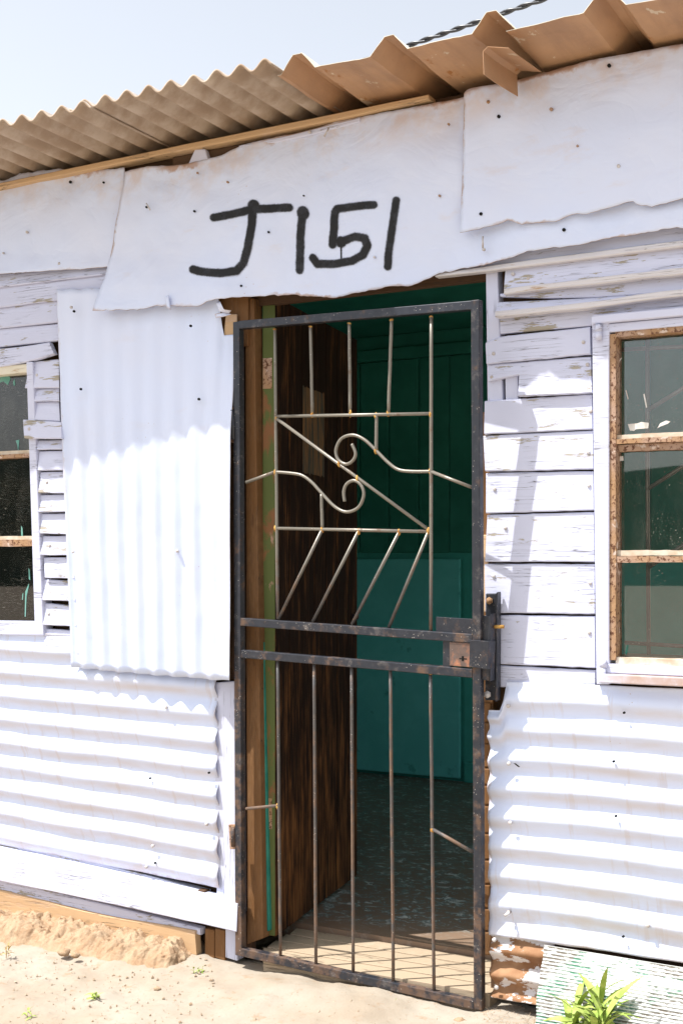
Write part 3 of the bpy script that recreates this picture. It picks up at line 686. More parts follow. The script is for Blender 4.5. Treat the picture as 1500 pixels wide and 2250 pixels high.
for P in ([(0,826),(20,824),(24,832),(18,846),(8,838),(0,841)], [(29,840),(33,832),(34,846),(31,848)], [(35,968),(43,966),(41,992),(38,976)], [(47,1155),(50,1160),(51,1178),(47,1178)],
          [(63,1248),(66,1252),(67,1275),(64,1272)], [(56,1300),(64,1282),(64,1288),(59,1310),(57,1355),(55,1355)], [(50,1305),(52,1302),(51,1318),(49,1318)]):
    flake(P, winl, TEALF, wl_d - 0.0325)

# ------------------------------------------------------------------ flat iron sheets across the top
def flat_sheet(name, top, bot, d0, seed, nu, nv, label, curl=0.0, jt=2.0, jb=2.0, bump=0.006):
    def base(s, t):
        a = lerpoly(top, s); b = lerpoly(bot, s)
        fall = t ** 8; ft = (1 - t) ** 8
        ja = jt * (fb(a[0] * .035, seed) + .5 * fb(a[0] * .13, seed + 2)); jb_ = jb * (fb(b[0] * .03, seed + 5) + .7 * fb(b[0] * .12, seed + 7) + .5 * fb(b[0] * .3, seed + 9))
        u = a[0] + (b[0] - a[0]) * t + 2.2 * nz(t * 6, seed, s * 30) * (1 if s in (0, 1) else 0)
        v = a[1] + ja * ft + (b[1] + jb_ * fall - a[1] - ja * ft) * t
        return u, v
    def fn(s, t):
        u, v = base(s, t); P = W(u, v, d0)
        q = fb(P.x * 2.3, P.z * 2.3, seed, 3) * bump + 0.45 * bump * fb(P.x * 8, P.z * 8, seed + 3, 3)
        q += bump * 0.9 * abs(fb(P.x * 3.1 + P.z * 1.7, P.z * 2.2 - P.x, seed + 8, 2))
        q += curl * (max(0, t - 0.75) / 0.25) ** 2 * (0.6 + 0.6 * nz(P.x * 4, seed))
        q += 0.014 * min(1, max(0, (560 - u) / 60)) * min(1, max(0, (v - 560) / 70))
        return Vector((P.x, P.y - q, P.z))
    def at(s, t):
        u0, v0 = lerpoly(top, s); u1, v1 = lerpoly(bot, s)
        hgt = abs(v1 - v0) / 680
        wd = abs(top[-1][0] - top[0][0]) / 560
        return {'edge': min(s * wd, (1 - s) * wd, (1 - t) * hgt), 'top': t * hgt}
    o = gridmesh(name, nu, nv, fn, [SHEET, RUSTRIM2], shack, at, 0.0026, True, label)
    o['fn'] = 0; del o['fn']
    return o, fn, base
zs1 = zat(0, 398)
S1, f1, b1 = flat_sheet('iron_sheet', [px(XL, zs1), (0, 396), (60, 378), (130, 371), (225, 373), (276, 371)], [px(XL, zat(0, 604)), (0, 604), (245, 587), (276, 585)], 0.026, 1.0, 130, 34, 'crumpled white iron sheet at the left under the roof', 0.004, 4, 1.2, 0.010)
S2top = [(278, 378), (330, 366), (410, 362), (440, 352), (490, 340), (530, 320), (640, 294), (750, 265), (900, 236), (1020, 213), (1300, 160), (1500, 122), px(XR, zat(1500, 122))]
S2bot = [(218, 686), (300, 684), (362, 674), (440, 676), (470, 663), (520, 656), (600, 648), (690, 652), (741, 656), (775, 647), (840, 635), (875, 628), (905, 630), (945, 610), (965, 600), (1065, 583), (1130, 565), (1160, 553), (1270, 541), (1320, 528), (1480, 503), (1500, 504), px(XR, zat(1500, 504))]
S2, f2, b2 = flat_sheet('iron_sheet', S2top, S2bot, 0.038, 5.0, 330, 60, 'long crumpled white iron sheet over the door with black J151', 0.012, 1.5, 2.6, 0.012)
S3, f3, b3 = flat_sheet('iron_sheet', [(1020, 205), (1030, 196), (1110, 182), (1300, 132), (1500, 97), px(XR, zat(1500, 97))], [(1013, 512), (1060, 503), (1120, 485), (1138, 493), (1225, 486), (1262, 470), (1285, 472), (1390, 443), (1402, 452), (1432, 455), (1470, 446), (1500, 437), px(XR, zat(1500, 440))], 0.056, 9.0, 150, 40, 'overlapping white iron sheet at the upper right, rusty along its top', 0.006, 1.5, 2.2, 0.008)
for (S, L) in ((S1, [(155, 400), (228, 401), (8, 556), (131, 579), (60, 510)]), (S2, [(434, 380), (322, 455), (427, 464), (667, 430), (590, 510), (822, 565), (680, 290), (500, 400), (985, 273), (965, 430), (1062, 548), (1238, 505), (530, 628)]), (S3, [(1268, 321), (1337, 144), (1358, 365), (1072, 224), (1095, 256), (1056, 470), (1210, 240)])):
    d = {S1: .034, S2: .050, S3: .064}[S]
    for (u, v) in L: nail(W(u, v, d), S, random.choice((.0025, .0035, .005)), mat=random.choice((BLACK, BLACK, GALV, GALV, RUST)))
# bent nails
for (a, b) in (((722, 282), (712, 300)), ((1060, 520), (1060, 545)), ((322, 447), (330, 462))):
    tube('nail', [W(*a, .058), W((a[0]+b[0])/2, (a[1]+b[1])/2, .066), W(*b, .062)], .0025, GALV, S2, 6)

# the sprayed number: a thin coat of paint that follows the sheet
STR = {
 'J': [([(470,478),(513,470),(553,460),(635,456)], 8.2), ([(557,452),(558,456)], 12.5), ([(556,458),(552,497),(545,540),(535,577),(520,595),(483,600),(443,597),(424,592)], 8.3)],
 '1': [([(665,468),(660,513),(659,560),(658,593)], 8.2), ([(665,466),(666,470)], 12.5)],
 '5': [([(820,450),(783,453),(740,459),(735,467),(733,503),(730,538)], 8.0), ([(748,531),(780,520),(800,523),(807,540),(797,560),(773,573),(733,580),(697,580),(687,567)], 8.2), ([(748,530),(749,533)], 10), ([(749,538),(749,567)], 1.6)],
 'I': [([(870,440),(863,487),(855,540),(851,586)], 7.6)] }
def segd(p, a, b):
    ax, ay = a; bx, by = b; dx, dy = bx - ax, by - ay
    t = max(0, min(1, ((p[0]-ax)*dx + (p[1]-ay)*dy) / (dx*dx + dy*dy + 1e-9)))
    return math.hypot(p[0] - ax - t*dx, p[1] - ay - t*dy)
def s2_point(u, v):
    # invert the sheet parametrisation: column by fixed point, then t
    lo, hi = 0.0, 1.0; s = 0.3; t = 0.5
    for _ in range(14):
        a = lerpoly(S2top, s); b = lerpoly(S2bot, s); t = (v - a[1]) / (b[1] - a[1])
        cur = a[0] + (b[0] - a[0]) * t; s += (u - cur) / 1900.0
    return s, t
nu_, nv_ = 330, 60
def s2_height(u, v):
    s, t = s2_point(u, v)
    i, j = min(nu_-1, int(s*nu_)), min(nv_-1, int(t*nv_)); a, b = s*nu_-i, t*nv_-j
    def c(ii, jj):
        k = (ii, jj)
        if k not in HC: HC[k] = f2(ii/nu_, jj/nv_)
        return HC[k]
    P = c(i,j)*(1-a)*(1-b) + c(i+1,j)*a*(1-b) + c(i,j+1)*(1-a)*b + c(i+1,j+1)*a*b
    return -P.y
HC = {}
for ch, strokes in STR.items():
    allp = [p for s, w in strokes for p in s]
    u0, u1 = min(p[0] for p in allp) - 18, max(p[0] for p in allp) + 18; v0, v1 = min(p[1] for p in allp) - 18, max(p[1] for p in allp) + 18
    st = 1.6; nu, nv = int((u1-u0)/st), int((v1-v0)/st)
    idx = {}; V = []; A = []; Fc = []; val = {}
    for j in range(nv + 1):
        for i in range(nu + 1):
            p = (u0 + i*st, v0 + j*st); m = -9
            for s, w in strokes:
                ww = (w + .7 * (w > 3)) * (1 + .10 * nz(p[0]*.06, p[1]*.06, 2))
                dd = min(segd(p, a, b) for a, b in zip(s, s[1:])); m = max(m, 0.5 + (ww - dd) / (9.5 if w > 3 else 2.5))
            val[i, j] = max(0, min(1, m))
    for j in range(nv):
        for i in range(nu):
            q = [(i, j), (i, j+1), (i+1, j+1), (i+1, j)]
            if max(val[k] for k in q) <= 0.0: continue
            f = []
            for k in q:
                if k not in idx:
                    idx[k] = len(V); u, v = u0 + k[0]*st, v0 + k[1]*st
                    V.append(W(u, v, s2_height(u, v) + 0.0020)); A.append(val[k])
                f.append(idx[k])
            Fc.append(tuple(f))
    mk('painted_character', V, Fc, SPRAY, S2, True, {'paint': A}, 'black sprayed character ' + {'J': 'J', '1': '1, first', '5': '5', 'I': '1, last'}[ch])

# torn tear in the long sheet and curled scraps by the gate top
def scrap(P, d, name='torn_scrap', mat=None, curl=0.02, label=None, parent=None):
    def fn(s, t):
        a = lerpoly(P[0], s); b = lerpoly(P[1], s); u, v = a[0] + (b[0]-a[0])*t, a[1] + (b[1]-a[1])*t
        return W(u, v, d + curl * math.sin(s * 2.6) * (0.4 + t * .6))
    return gridmesh(name, 10, 6, fn, [mat or SHEET, RUSTRIM], parent or shack, lambda s, t: {'edge': .05 * min(s, 1-s, t, 1-t), 'top': .1}, .0012, True, label)
scrap(([(475,664),(482,684),(504,688)], [(484,662),(492,680),(508,682)]), .05, curl=.02, label='curled torn strip of iron beside the gate top')
scrap(([(472,690),(490,686),(508,690)], [(474,698),(490,696),(504,692)]), .045, curl=.015)
scrap(([(363,652),(371,648)], [(366,676),(376,680)]), .062, curl=.015)
qbox('raw_patch', [(496, 690), (520, 690), (520, 735), (490, 742)], .022, .008, RAWW, shack, 'bare orange wood behind the torn iron')

# ------------------------------------------------------------------ corrugated walls
def corr(name, TL, TR, BR, BL, pitch, amp, d0, mat, label, nu=40, horiz=True, per=12, fade=None, wob=1.0, dfun=None, phase=0.0, topj=0.0, edgej=1.0, topcut=None):
    """corners are photo points; waves run level (horiz) or upright"""
    P = [W(*q, d0) for q in (TL, TR, BR, BL)]
    Lr = ((P[3]-P[0]).length + (P[2]-P[1]).length) / 2 if horiz else ((P[1]-P[0]).length + (P[2]-P[3]).length) / 2
    nw = Lr / pitch; n2 = int(nw * per); sd = TL[0] * .01 + TL[1] * .003
    def fn(s, t):
        q = P[0]*(1-s)*(1-t) + P[1]*s*(1-t) + P[2]*s*t + P[3]*(1-s)*t
        ph = (t if horiz else s) * nw * 2 * math.pi + phase
        ph += wob * 0.5 * nz((s if horiz else t) * 4, sd, 1) + wob * 0.25 * nz(s * 7, t * 7, sd)
        a = amp * (fade(s, t) if fade else 1) * (1 + 0.18 * nz(s * 5, t * 9, sd + 5))
        q2 = a * math.cos(ph) + 0.004 * wob * nz(q.x * 3, q.z * 3, sd) + 0.0012 * fb(q.x * 14, q.z * 14, sd, 3) + (dfun(s, t) if dfun else 0)
        r = Vector((q.x, q.y - q2, q.z))
        if topcut: r.z -= topcut(s) * (1 - t) ** 6
        if horiz:
            if s == 0 or s == 1: r.x += 0.004 * edgej * fb(q.z * 22, sd, 3, 3)
            if t == 0 or t == 1: r.z += 0.002 * edgej * fb(q.x * 9, sd, 4, 3)
        else:
            if t == 1: r.z += 0.0035 * fb(q.x * 12, sd, 3, 3)
            if t == 0: r.z += topj * fb(q.x * 14, sd, 3, 4)
        return r
    def at(s, t):
        ph = (t if horiz else s) * nw * 2 * math.pi + phase + wob * 0.5 * nz((s if horiz else t) * 4, sd, 1)
        wd, hg = (P[1]-P[0]).length, (P[3]-P[0]).length
        return {'edge': min(s*wd, (1-s)*wd, t*hg + .006, (1-t)*hg), 'top': 1.0, 'dirt': max(0, math.sin(ph)) ** 1.5}
    a, b = (nu, n2) if horiz else (n2, nu)
    return gridmesh(name, a, b, fn, [mat, RUSTRIM], shack, at, .0012, True, label)
zTLl = zat(0, 1398, .03)
def left_of(P, slope):                   # continue a tilted row to the shack's left end
    p = W(*P, .03); dx = XL - p.x; return px(XL, p.z + slope * dx, .03)
LL = corr('corrugated_sheet', left_of((0, 1392), -0.012), (474, 1408), (480, 1952), left_of((0, 1862), -0.050), 0.0855, 0.0080, 0.024, CORR, 'white corrugated sheet with level ridges left of the door', 110, phase=2.0, per=16)
RR1 = corr('corrugated_sheet', (1071, 1497), px(XR, zat(1500, 1504, .03), .03), px(XR, zat(1500, 2106, .03), .03), (1074, 2052), 0.0855, 0.0082, 0.028, CORR, 'white corrugated sheet with level ridges right of the door', 150, phase=2.6, per=16, topcut=lambda s: 0.085 * min(1, max(0, (0.032 - s) / 0.008)))
for (S, L, d) in ((RR1, [(1116, 1551), (1370, 1566), (1117, 1678), (1347, 1673), (1120, 1808), (1352, 1793), (1116, 2005), (1368, 2058), (1422, 2034)], .043), (LL, [(365, 1554), (330, 1710), (336, 1859), (341, 1896), (322, 1905), (459, 1698), (454, 1811)], .036)):
    for k, (u, v) in enumerate(L): nail(W(u, v, d), S, .006 if k % 2 == 0 else .0035, mat=GALV if k % 2 == 0 else BLACK)
tube('nail', [W(1120, 2004, .03), W(1116, 2006, .055), W(1108, 2012, .065)], .004, GALV, RR1, 8)
mk('tear', [W(1127, 1677, .0435), W(1132, 1677, .0435), W(1142, 1685, .0435), W(1138, 1685.5, .0435)], [(3, 2, 1, 0)], BLACK, RR1)
def fadep(s, t): 
    k = min(1, max(0.20, (t - 0.10) / 0.5)); return k * (1 if s < 0.88 else max(0.15, 1 - (s - 0.88) / 0.08))
PAN = corr('corrugated_sheet', (122, 634), (519, 634), (519, 1494), (160, 1467), 0.084, 0.0095, 0.034, PANELM, 'upright white corrugated panel, its top beaten flat, beside the gate', 60, False, 12, fadep, 0.8, lambda s, t: 0.036 * s * min(1, max(0, (t - .06) / .3)) - 0.006 + 0.008 * t, 1.0, 0.008, topcut=lambda s: 0.15 * min(1, max(0, (s - 0.90) / 0.03)))
for (u, v, k) in ((178, 855, 0), (437, 877, 0), (419, 716, 0), (157, 675, 1), (163, 684, 0), (390, 1211, 1), (338, 1450, 1), (161, 1213, 1)):
    nail(W(u, v, .048 + .022 * (u - 122) / 400), PAN, .005 if k else .0042, mat=GALV if k else BLACK)

# base: beams, stubs, peeled sheet
plank([px(XL, zat(0, 1866) + .05), (0, 1866), (260, 1922), (522, 1985)], [px(XL, zat(0, 1936) + .05), (0, 1936), (260, 1990), (519, 2048)], 0.055, 0.058, 0.05, WOODCL, 'sill_beam', 1.0, 'pale painted sill beam running along the left base', 24)
plank([px(XL, zat(0, 1845) + .04), (0, 1846), (200, 1890), (452, 1958)], [px(XL, zat(0, 1880) + .04), (0, 1880), (200, 1925), (452, 1985)], 0.012, 0.018, 0.03, WOODP, 'sill_board', 1.0, None, 20)
plank([px(XL, zat(0, 1932) + .04), (0, 1930), (220, 1985), (440, 2040)], [px(XL, zat(0, 1958) + .04), (0, 1956), (220, 2010), (440, 2055)], 0.030, 0.032, 0.03, WOODP, 'base_board', 1.0, None, 20)
plank([px(XL, zat(0, 1956) + .02), (0, 1956), (220, 2010), (428, 2046)], [px(XL, zat(0, 2025) + .02), (0, 2025), (220, 2062), (432, 2100)], 0.042, 0.042, 0.03, RAWW, 'base_board', 1.0, 'bare orange board at the left base above the earth', 20)
for i, (a, b) in enumerate(((450, 471), (472, 494), (495, 521))):
    qbox('base_stub', [(a, 2040), (b, 2044 + i), (b, 2112), (a, 2104)], 0.020, 0.04, RAWV if i != 2 else STUDV, shack)
qbox('base_stub', [(434, 1955), (450, 1957), (450, 1972), (434, 1970)], 0.03, 0.03, BACKW, shack)
BASE = corr('base_sheet', (1074, 2050), (1215, 2066), (1215, 2212), (1082, 2188), 0.072, 0.014, 0.030, PEEL, 'rust brown corrugated offcut with flaking white paint by the gate foot', 30, phase=2.2, per=14)
for (u, v) in ((1085, 2065), (1090, 2170)): nail(W(u, v, .046), BASE, .0065)

# ------------------------------------------------------------------ eaves and roof
ZW, SL = H + 1.402, 0.02                   # underside at the wall, rise towards the front
def roof_sheet(name, x0, x1, prof, o, dz, mats, label, nper, yb=3.3, tw=None):
    ys = [-o, -o + .03, -o + 0.12, -0.12, 0.0, 0.3, 1.2, 2.3, yb]
    nxp = nper
    def fn(s, t):
        k = t * (len(ys) - 1); i = min(len(ys) - 2, int(k)); y = ys[i] + (ys[i+1] - ys[i]) * (k - i)
        x = x0 + (x1 - x0) * s
        z = ZW + dz + SL * max(0.0, -y) + prof(x) + (tw(x, y) if tw else 0)
        e = 0.004 * nz(x * 6, 3.0) if t == 0 else 0
        return Vector((x, y + e, z))
    return gridmesh(name, nxp, len(ys) - 1, fn, mats, shack, None, 0.006 if mats[0] is ASB else 0.0016, True, label, off=1.0, rim=0, shell=1)
wav = lambda x: 0.014 + 0.0135 * math.cos((x + 1.975) * 2 * math.pi / 0.0835)
roof_sheet('roof_sheet', XL - .1, -2.602, wav, 0.395, 0.0, [ASB, ASBTOP], 'weathered corrugated roof sheet at the left', 270)
roof_sheet('roof_sheet', -2.70, -1.945, wav, 0.385, 0.008, [ASB, ASBTOP], 'weathered corrugated roof sheet beside the brown roof iron', 120)
def ribprof(ribs, hgt=0.048):
    def f(x):
        z = 0.0
        for c in ribs:
            a = abs(x - c); z = max(z, hgt * min(1, max(0, (0.056 - a) / 0.042)))
        return z
    return f
def ibr(x0, x1, ribs, o, dz, label, tw=None):
    xs = sorted(set([x0, x1] + [c + k for c in ribs for k in (-.056, -.050, -.018, -.014, .014, .018, .050, .056) if x0 < c + k < x1] + [x0 + (x1-x0) * i / 40 for i in range(41)]))
    pf = ribprof(ribs); ys = [-o, -o + .012, -o + .04, -o + .08, -o + .12, -o + .17, -o + .22, 0, .4, 1.5, 3.3]; V = []; Fc = []
    for y in ys:
        for x in xs:
            e = 0.010 * fb(x * 5, 2.0) + 0.003 * fb(x * 31, 5.0) if y == ys[0] else 0
            V.append((x, y + e, ZW + dz + 0.02 * max(0.0, -y) + pf(x) + 0.009 * nz(x * 4.5, y * 3, 7) + 0.003 * fb(x * 13, y * 11, 3, 3) + (tw(x, y) if tw else 0)))
    n = len(xs)
    for j in range(len(ys) - 1):
        for i in range(n - 1): Fc.append((j*n+i, (j+1)*n+i, (j+1)*n+i+1, j*n+i+1))
    m = mk('roof_sheet', V, Fc, [IBR, SUNTOP], shack, False, None, label)
    md = m.modifiers.new('solid', 'SOLIDIFY'); md.thickness = 0.0016; md.offset = 1.0; md.material_offset = 1; md.material_offset_rim = 1
    return m
ibr(-1.965, -1.245, [-1.898, -1.604, -1.298], 0.325, 0.006, 'brown ribbed roof iron above the door')
ibr(-1.262, XR + .1, [-0.993, -0.69, -0.39, -0.09], 0.31, 0.0, 'brown ribbed roof iron at the right')
fp = [W(1063, 163, .315), W(1061, 113, .315), W(1071, 103, .315), W(1117, 106, .315)]
V = []
for (dy, dzz) in ((0, 0), (.08, .004), (.17, .012), (.25, .02)):
    for p in fp: V.append(p + Vector((0, dy, dzz)) + Vector((0.003, 0, 0)) * nz(dy * 20, p.x * 9))
o = mk('bent_flap', V, [(j*4+i, (j+1)*4+i, (j+1)*4+i+1, j*4+i+1) for j in range(3) for i in range(3)], [IBR, SUNTOP], shack, False, None, 'bent flap of brown roof iron hanging at the lap')
md = o.modifiers.new('solid', 'SOLIDIFY'); md.thickness = 0.0016; md.material_offset_rim = 0

BEAM = plank([px(XL, zat(130, 373, .05)), (130, 374), (350, 328), (750, 246), (940, 207)], [px(XL, zat(130, 385, .05)), (130, 386), (350, 341), (750, 261), (942, 217)], 0.052, 0.052, 0.05, RAWW, 'roof_beam', 0.6, 'long orange timber under the eave', 30)
plank([(380, 345), (520, 318), (760, 264), (1000, 216)], [(380, 372), (520, 352), (760, 300), (1000, 262)], 0.016, 0.016, 0.03, BACKW, 'wall_plate', 1, None, 12)
plank([(525, 319), (640, 296), (700, 280), (790, 258)], [(526, 328), (640, 306), (700, 292), (790, 268)], 0.042, 0.042, 0.02, WOODP, 'batten', 0.6, 'short lavender white batten under the eave timber', 12)
qbox('bracket', [(428, 328), (450, 327), (460, 360), (412, 364)], 0.036, 0.03, WOODP, shack, 'small wedge shaped bracket with flaking paint')
wbox('eave_board', XL, XR, 0.02, 0.033, ZW - 0.10, ZW - 0.01, BACKW, shack)

# latch keep on the wall right of the gate
keep = empty('latch_keep', W(1075, 1420, .03), shack); tag(keep, 'dark steel channel that takes the gate bolt')
qbox('plate', [(1066, 1304), (1090, 1304), (1089, 1539), (1064, 1539)], 0.038, 0.012, STEEL, keep)
qbox('channel_side', [(1088, 1304), (1092, 1300), (1091, 1540), (1086, 1542)], 0.052, 0.03, STEEL, keep)
qbox('channel_front', [(1058, 1352), (1076, 1355), (1074, 1496), (1056, 1494)], 0.085, 0.004, STEEL, keep)
qbox('channel_side', [(1075, 1352), (1079, 1348), (1077, 1496), (1074, 1498)], 0.085, 0.045, STEEL, keep)
tube('bolt', [W(1078, 1377, .06), W(1106, 1377, .062)], .0052, WELD, keep, 10)
for (u, v) in ((1074, 1320), (1070, 1526)): tube('bolt_head', [W(u, v, .037), W(u, v, .050)], .011, RUST if v < 1400 else GALV, keep, 6, up=Vector((0, 0, 1)))

# ------------------------------------------------------------------ the gate
def gd(u, v):
    k, t = (u - 524) / 525.0, (v - 670) / 1540.0
    return 0.040 + k * (0.084 * (1 - t) + 0.002 * t)
def Gp(u, v): return W(u, v, gd(u, v))
gA = Gp(524, 2087)
gN = (Gp(524, 714) - gA).cross(Gp(1049, 1400) - gA).normalized()
if gN.y > 0: gN = -gN
def G(u, v, o=0.0): return Gp(u, v) + gN * o
gate = empty('security_gate', (gA + G(1049, 2207)) / 2)
tag(gate, 'rusty black steel security gate with scrolls standing slightly open in the doorway', 'gate')
SW = 0.026
def gsq(name, a, b, label=None, o=0.0, w=SW): return sqtube(name, G(*a, o), G(*b, o), w, STEEL, gate, gN, label)
gsq('stile', (524, 708), (529, 2098), 'left stile on the hinge side'); gsq('stile', (1047, 660), (1053, 2216), 'right stile on the latch side')
gsq('rail', (530, 715), (1040, 672), o=.0007); gsq('rail', (533, 1366), (1041, 1403)); gsq('rail', (534, 1436), (1041, 1479)); gsq('rail', (534, 2090), (1044, 2206), 'bottom rail', o=.0007)
BR = 0.0052
def gbar(P, name='bar', r=BR, o=0.0, label=None): return tube(name, [G(u, v, o) for u, v in P], r, BARM, gate, 10, label=label)
def sm(P, n=6):
    out = []
    for i in range(len(P) - 1):
        p0, p1, p2, p3 = P[max(0, i-1)], P[i], P[i+1], P[min(len(P)-1, i+2)]
        for k in range(n):
            t = k / n
            out.append(tuple(0.5 * (2*p1[c] + (-p0[c]+p2[c])*t + (2*p0[c]-5*p1[c]+4*p2[c]-p3[c])*t*t + (-p0[c]+3*p1[c]-3*p2[c]+p3[c])*t**3) for c in (0, 1)))
    return out + [P[-1]]
def wig(a, b, n=9, k=0.7): return [(a[0] + (b[0]-a[0])*i/n + k*nz(i*.5, a[0]), a[1] + (b[1]-a[1])*i/n + k*nz(i*.5, a[1]+7)) for i in range(n+1)]
for a, b in (((604, 722), (610, 1360)), ((682, 716), (686, 908)), ((767, 708), (769, 906)), ((860, 701), (853, 906)), ((947, 694), (946, 1394)),
             ((610, 1446), (616, 2098)), ((690, 1453), (694, 2116)), ((772, 1460), (776, 2134)), ((857, 1468), (864, 2156)), ((945, 1476), (953, 2178)), ((827, 911), (826, 990)), ((706, 1086), (708, 1161))):
    gbar(wig(a, b))
gbar([(606, 915), (946, 909)], 'cross_bar'); gbar([(606, 1161), (942, 1168)], 'cross_bar')
gbar([(608, 920), (941, 1164)], 'diagonal_bar', o=.0)
for a, b in (((708, 1163), (612, 1360)), ((788, 1166), (687, 1366)), ((877, 1168), (773, 1372)), ((941, 1168), (854, 1378))): gbar([a, b], 'slanted_bar')
gbar([(541, 1060), (604, 1037)], 'short_bar'); gbar([(946, 1036), (1036, 1071)], 'short_bar'); gbar([(541, 1777), (612, 1770)], 'short_bar'); gbar([(950, 1822), (1038, 1872)], 'short_bar')
gbar(sm([(946, 1036), (905, 1036), (875, 1032), (852, 1016), (826, 990), (800, 966), (775, 956), (750, 964), (738, 988), (743, 1010), (760, 1020), (775, 1012), (781, 996), (773, 976)]), 'scroll', label='upper scroll')
gbar(sm([(604, 1037), (640, 1040), (664, 1045), (685, 1060), (706, 1083), (735, 1113), (762, 1125), (788, 1114), (799, 1087), (793, 1066), (778, 1056), (762, 1063), (755, 1080), (757, 1102)]), 'scroll', label='lower scroll')
def weld(u, v, r=.0085, k=1.0):
    c = G(u, v, .001); V = []; Fc = []; n = 8; m = 5
    for j in range(m + 1):
        th = math.pi * j / m
        for i in range(n):
            a = 2 * math.pi * i / n; q = Vector((math.sin(th) * math.cos(a), math.sin(th) * math.sin(a) * .9, math.cos(th) * k)) * r
            V.append(c + q * (1 + .6 * nz(q.x * 300 + u, q.y * 300, q.z * 300 + v)))
    for j in range(m):
        for i in range(n): Fc.append((j*n+i, (j+1)*n+i, (j+1)*n+(i+1)%n, j*n+(i+1)%n))
    mk('weld', V, Fc, WELD, gate, True)
for (u, v) in ((607, 919), (946, 911), (826, 914), (770, 908), (853, 908), (686, 911), (605, 1038), (745, 1019), (785, 1052), (826, 990), (945, 1037), (606, 1162), (708, 1163), (788, 1168), (877, 1169), (941, 1167), (611, 1772), (949, 1824)):
    weld(u, v, .0058 + .0012 * nz(u, v), 1.9)
for (u, v) in ((604, 724), (682, 718), (767, 711), (860, 703), (947, 696), (772, 1463), (945, 1480)): weld(u, v, .0066, 0.7)
def gq(name, q, o, th, mat, parent, label=None):
    P = [G(*p, o) for p in q]; V = [P[i] for i in (3, 2, 1, 0)] + [P[i] - gN * th for i in (3, 2, 1, 0)]
    return bevel(mk(name, V, BOXF, mat, parent, label=label), .0015)
gq('lock_plate', [(957, 1355), (1040, 1360), (1040, 1398), (957, 1390)], .0, .004, STEEL, gate, 'upper shield plate')
gq('lock_plate', [(974, 1402), (992, 1404), (992, 1468), (974, 1466)], .006, .02, STEEL, gate)
lock = gq('lock_case', [(990, 1410), (1038, 1413), (1038, 1466), (990, 1462)], .010, .026, LOCKR, gate, 'orange rusted lock case with a keyhole')
gq('keyhole', [(1011, 1445), (1029, 1446), (1029, 1449), (1011, 1448)], .0108, .003, BLACK, lock)
gq('keyhole', [(1017, 1441), (1022, 1441), (1022, 1452), (1017, 1452)], .0112, .003, BLACK, lock)
gq('lock_shield', [(1038, 1405), (1080, 1408), (1077, 1470), (1036, 1464)], .020, .004, STEEL, gate, 'bent steel shield over the bolt')
gq('lock_shield', [(1076, 1408), (1080, 1409), (1077, 1470), (1074, 1470)], .0195, .045, STEEL, gate)
for (u, v) in ((1040, 1402), (1042, 1418), (1046, 1480)): weld(u, v, .011)
for v0, v1 in ((895, 972), (1812, 1866)):
    h = tube('hinge', [W(511, v0 + 6, .052), W(513, v1 - 6, .052)], .008, STEEL, gate, 12)
    qbox('leaf', [(502, v0), (517, v0), (518, v1), (505, v1)], .047, .008, RUST, h, bv=.001)

# ------------------------------------------------------------------ ribbed sheet leaning at the lower right
xr0 = xat(1192, .05)
def ribf(s, t):
    x = xr0 + (0.12 - xr0) * s
    z = 0.205 - 0.30 * t - 0.01 * s
    d = 0.040 + 0.075 * math.sin(min(1, t * 1.1) * math.pi * 0.55) + 0.002 * nz(x * 5, z * 9)
    ph = t * 0.30 / 0.0088 * 2 * math.pi
    return Vector((x + 0.004 * nz(z * 20) * (s == 0), -d - 0.0011 * math.cos(ph), z))
def riba(s, t): 
    ph = t * 0.30 / 0.0088 * 2 * math.pi
    return {'rib': 0.5 - 0.5 * math.cos(ph), 'low': t, 'edge': 1.0, 'top': 1.0}
o = gridmesh('ribbed_sheet', 60, 34 * 8, ribf, [RIBM, RUSTRIM], None, riba, .0015)
tag(o, 'flaking white and green ribbed sheet at the foot of the right wall', 'sheet')

# ------------------------------------------------------------------ overhead cable
a, b = W(780, 140, -2.2), W(1300, -38, -2.2)
dv2 = (b - a); A0, B0 = a - dv2 * 1.6, b + dv2 * 3.5
cb = empty('power_cable', (A0 + B0) / 2); tag(cb, 'twisted black overhead power cable crossing the sky above the roof', 'cable')
tt = dv2.normalized(); n1 = tt.cross(Vector((0, 1, 0))).normalized(); n2 = tt.cross(n1)
for k in range(2):
    P = []
    N = 420; L = (B0 - A0).length
    for i in range(N + 1):
        s = i / N; an = s * L / 0.17 * 2 * math.pi + k * math.pi
        P.append(A0.lerp(B0, s) + (n1 * math.cos(an) + n2 * math.sin(an)) * 0.0065)
    tube('strand', P, 0.0072, CABLE, cb, 8)

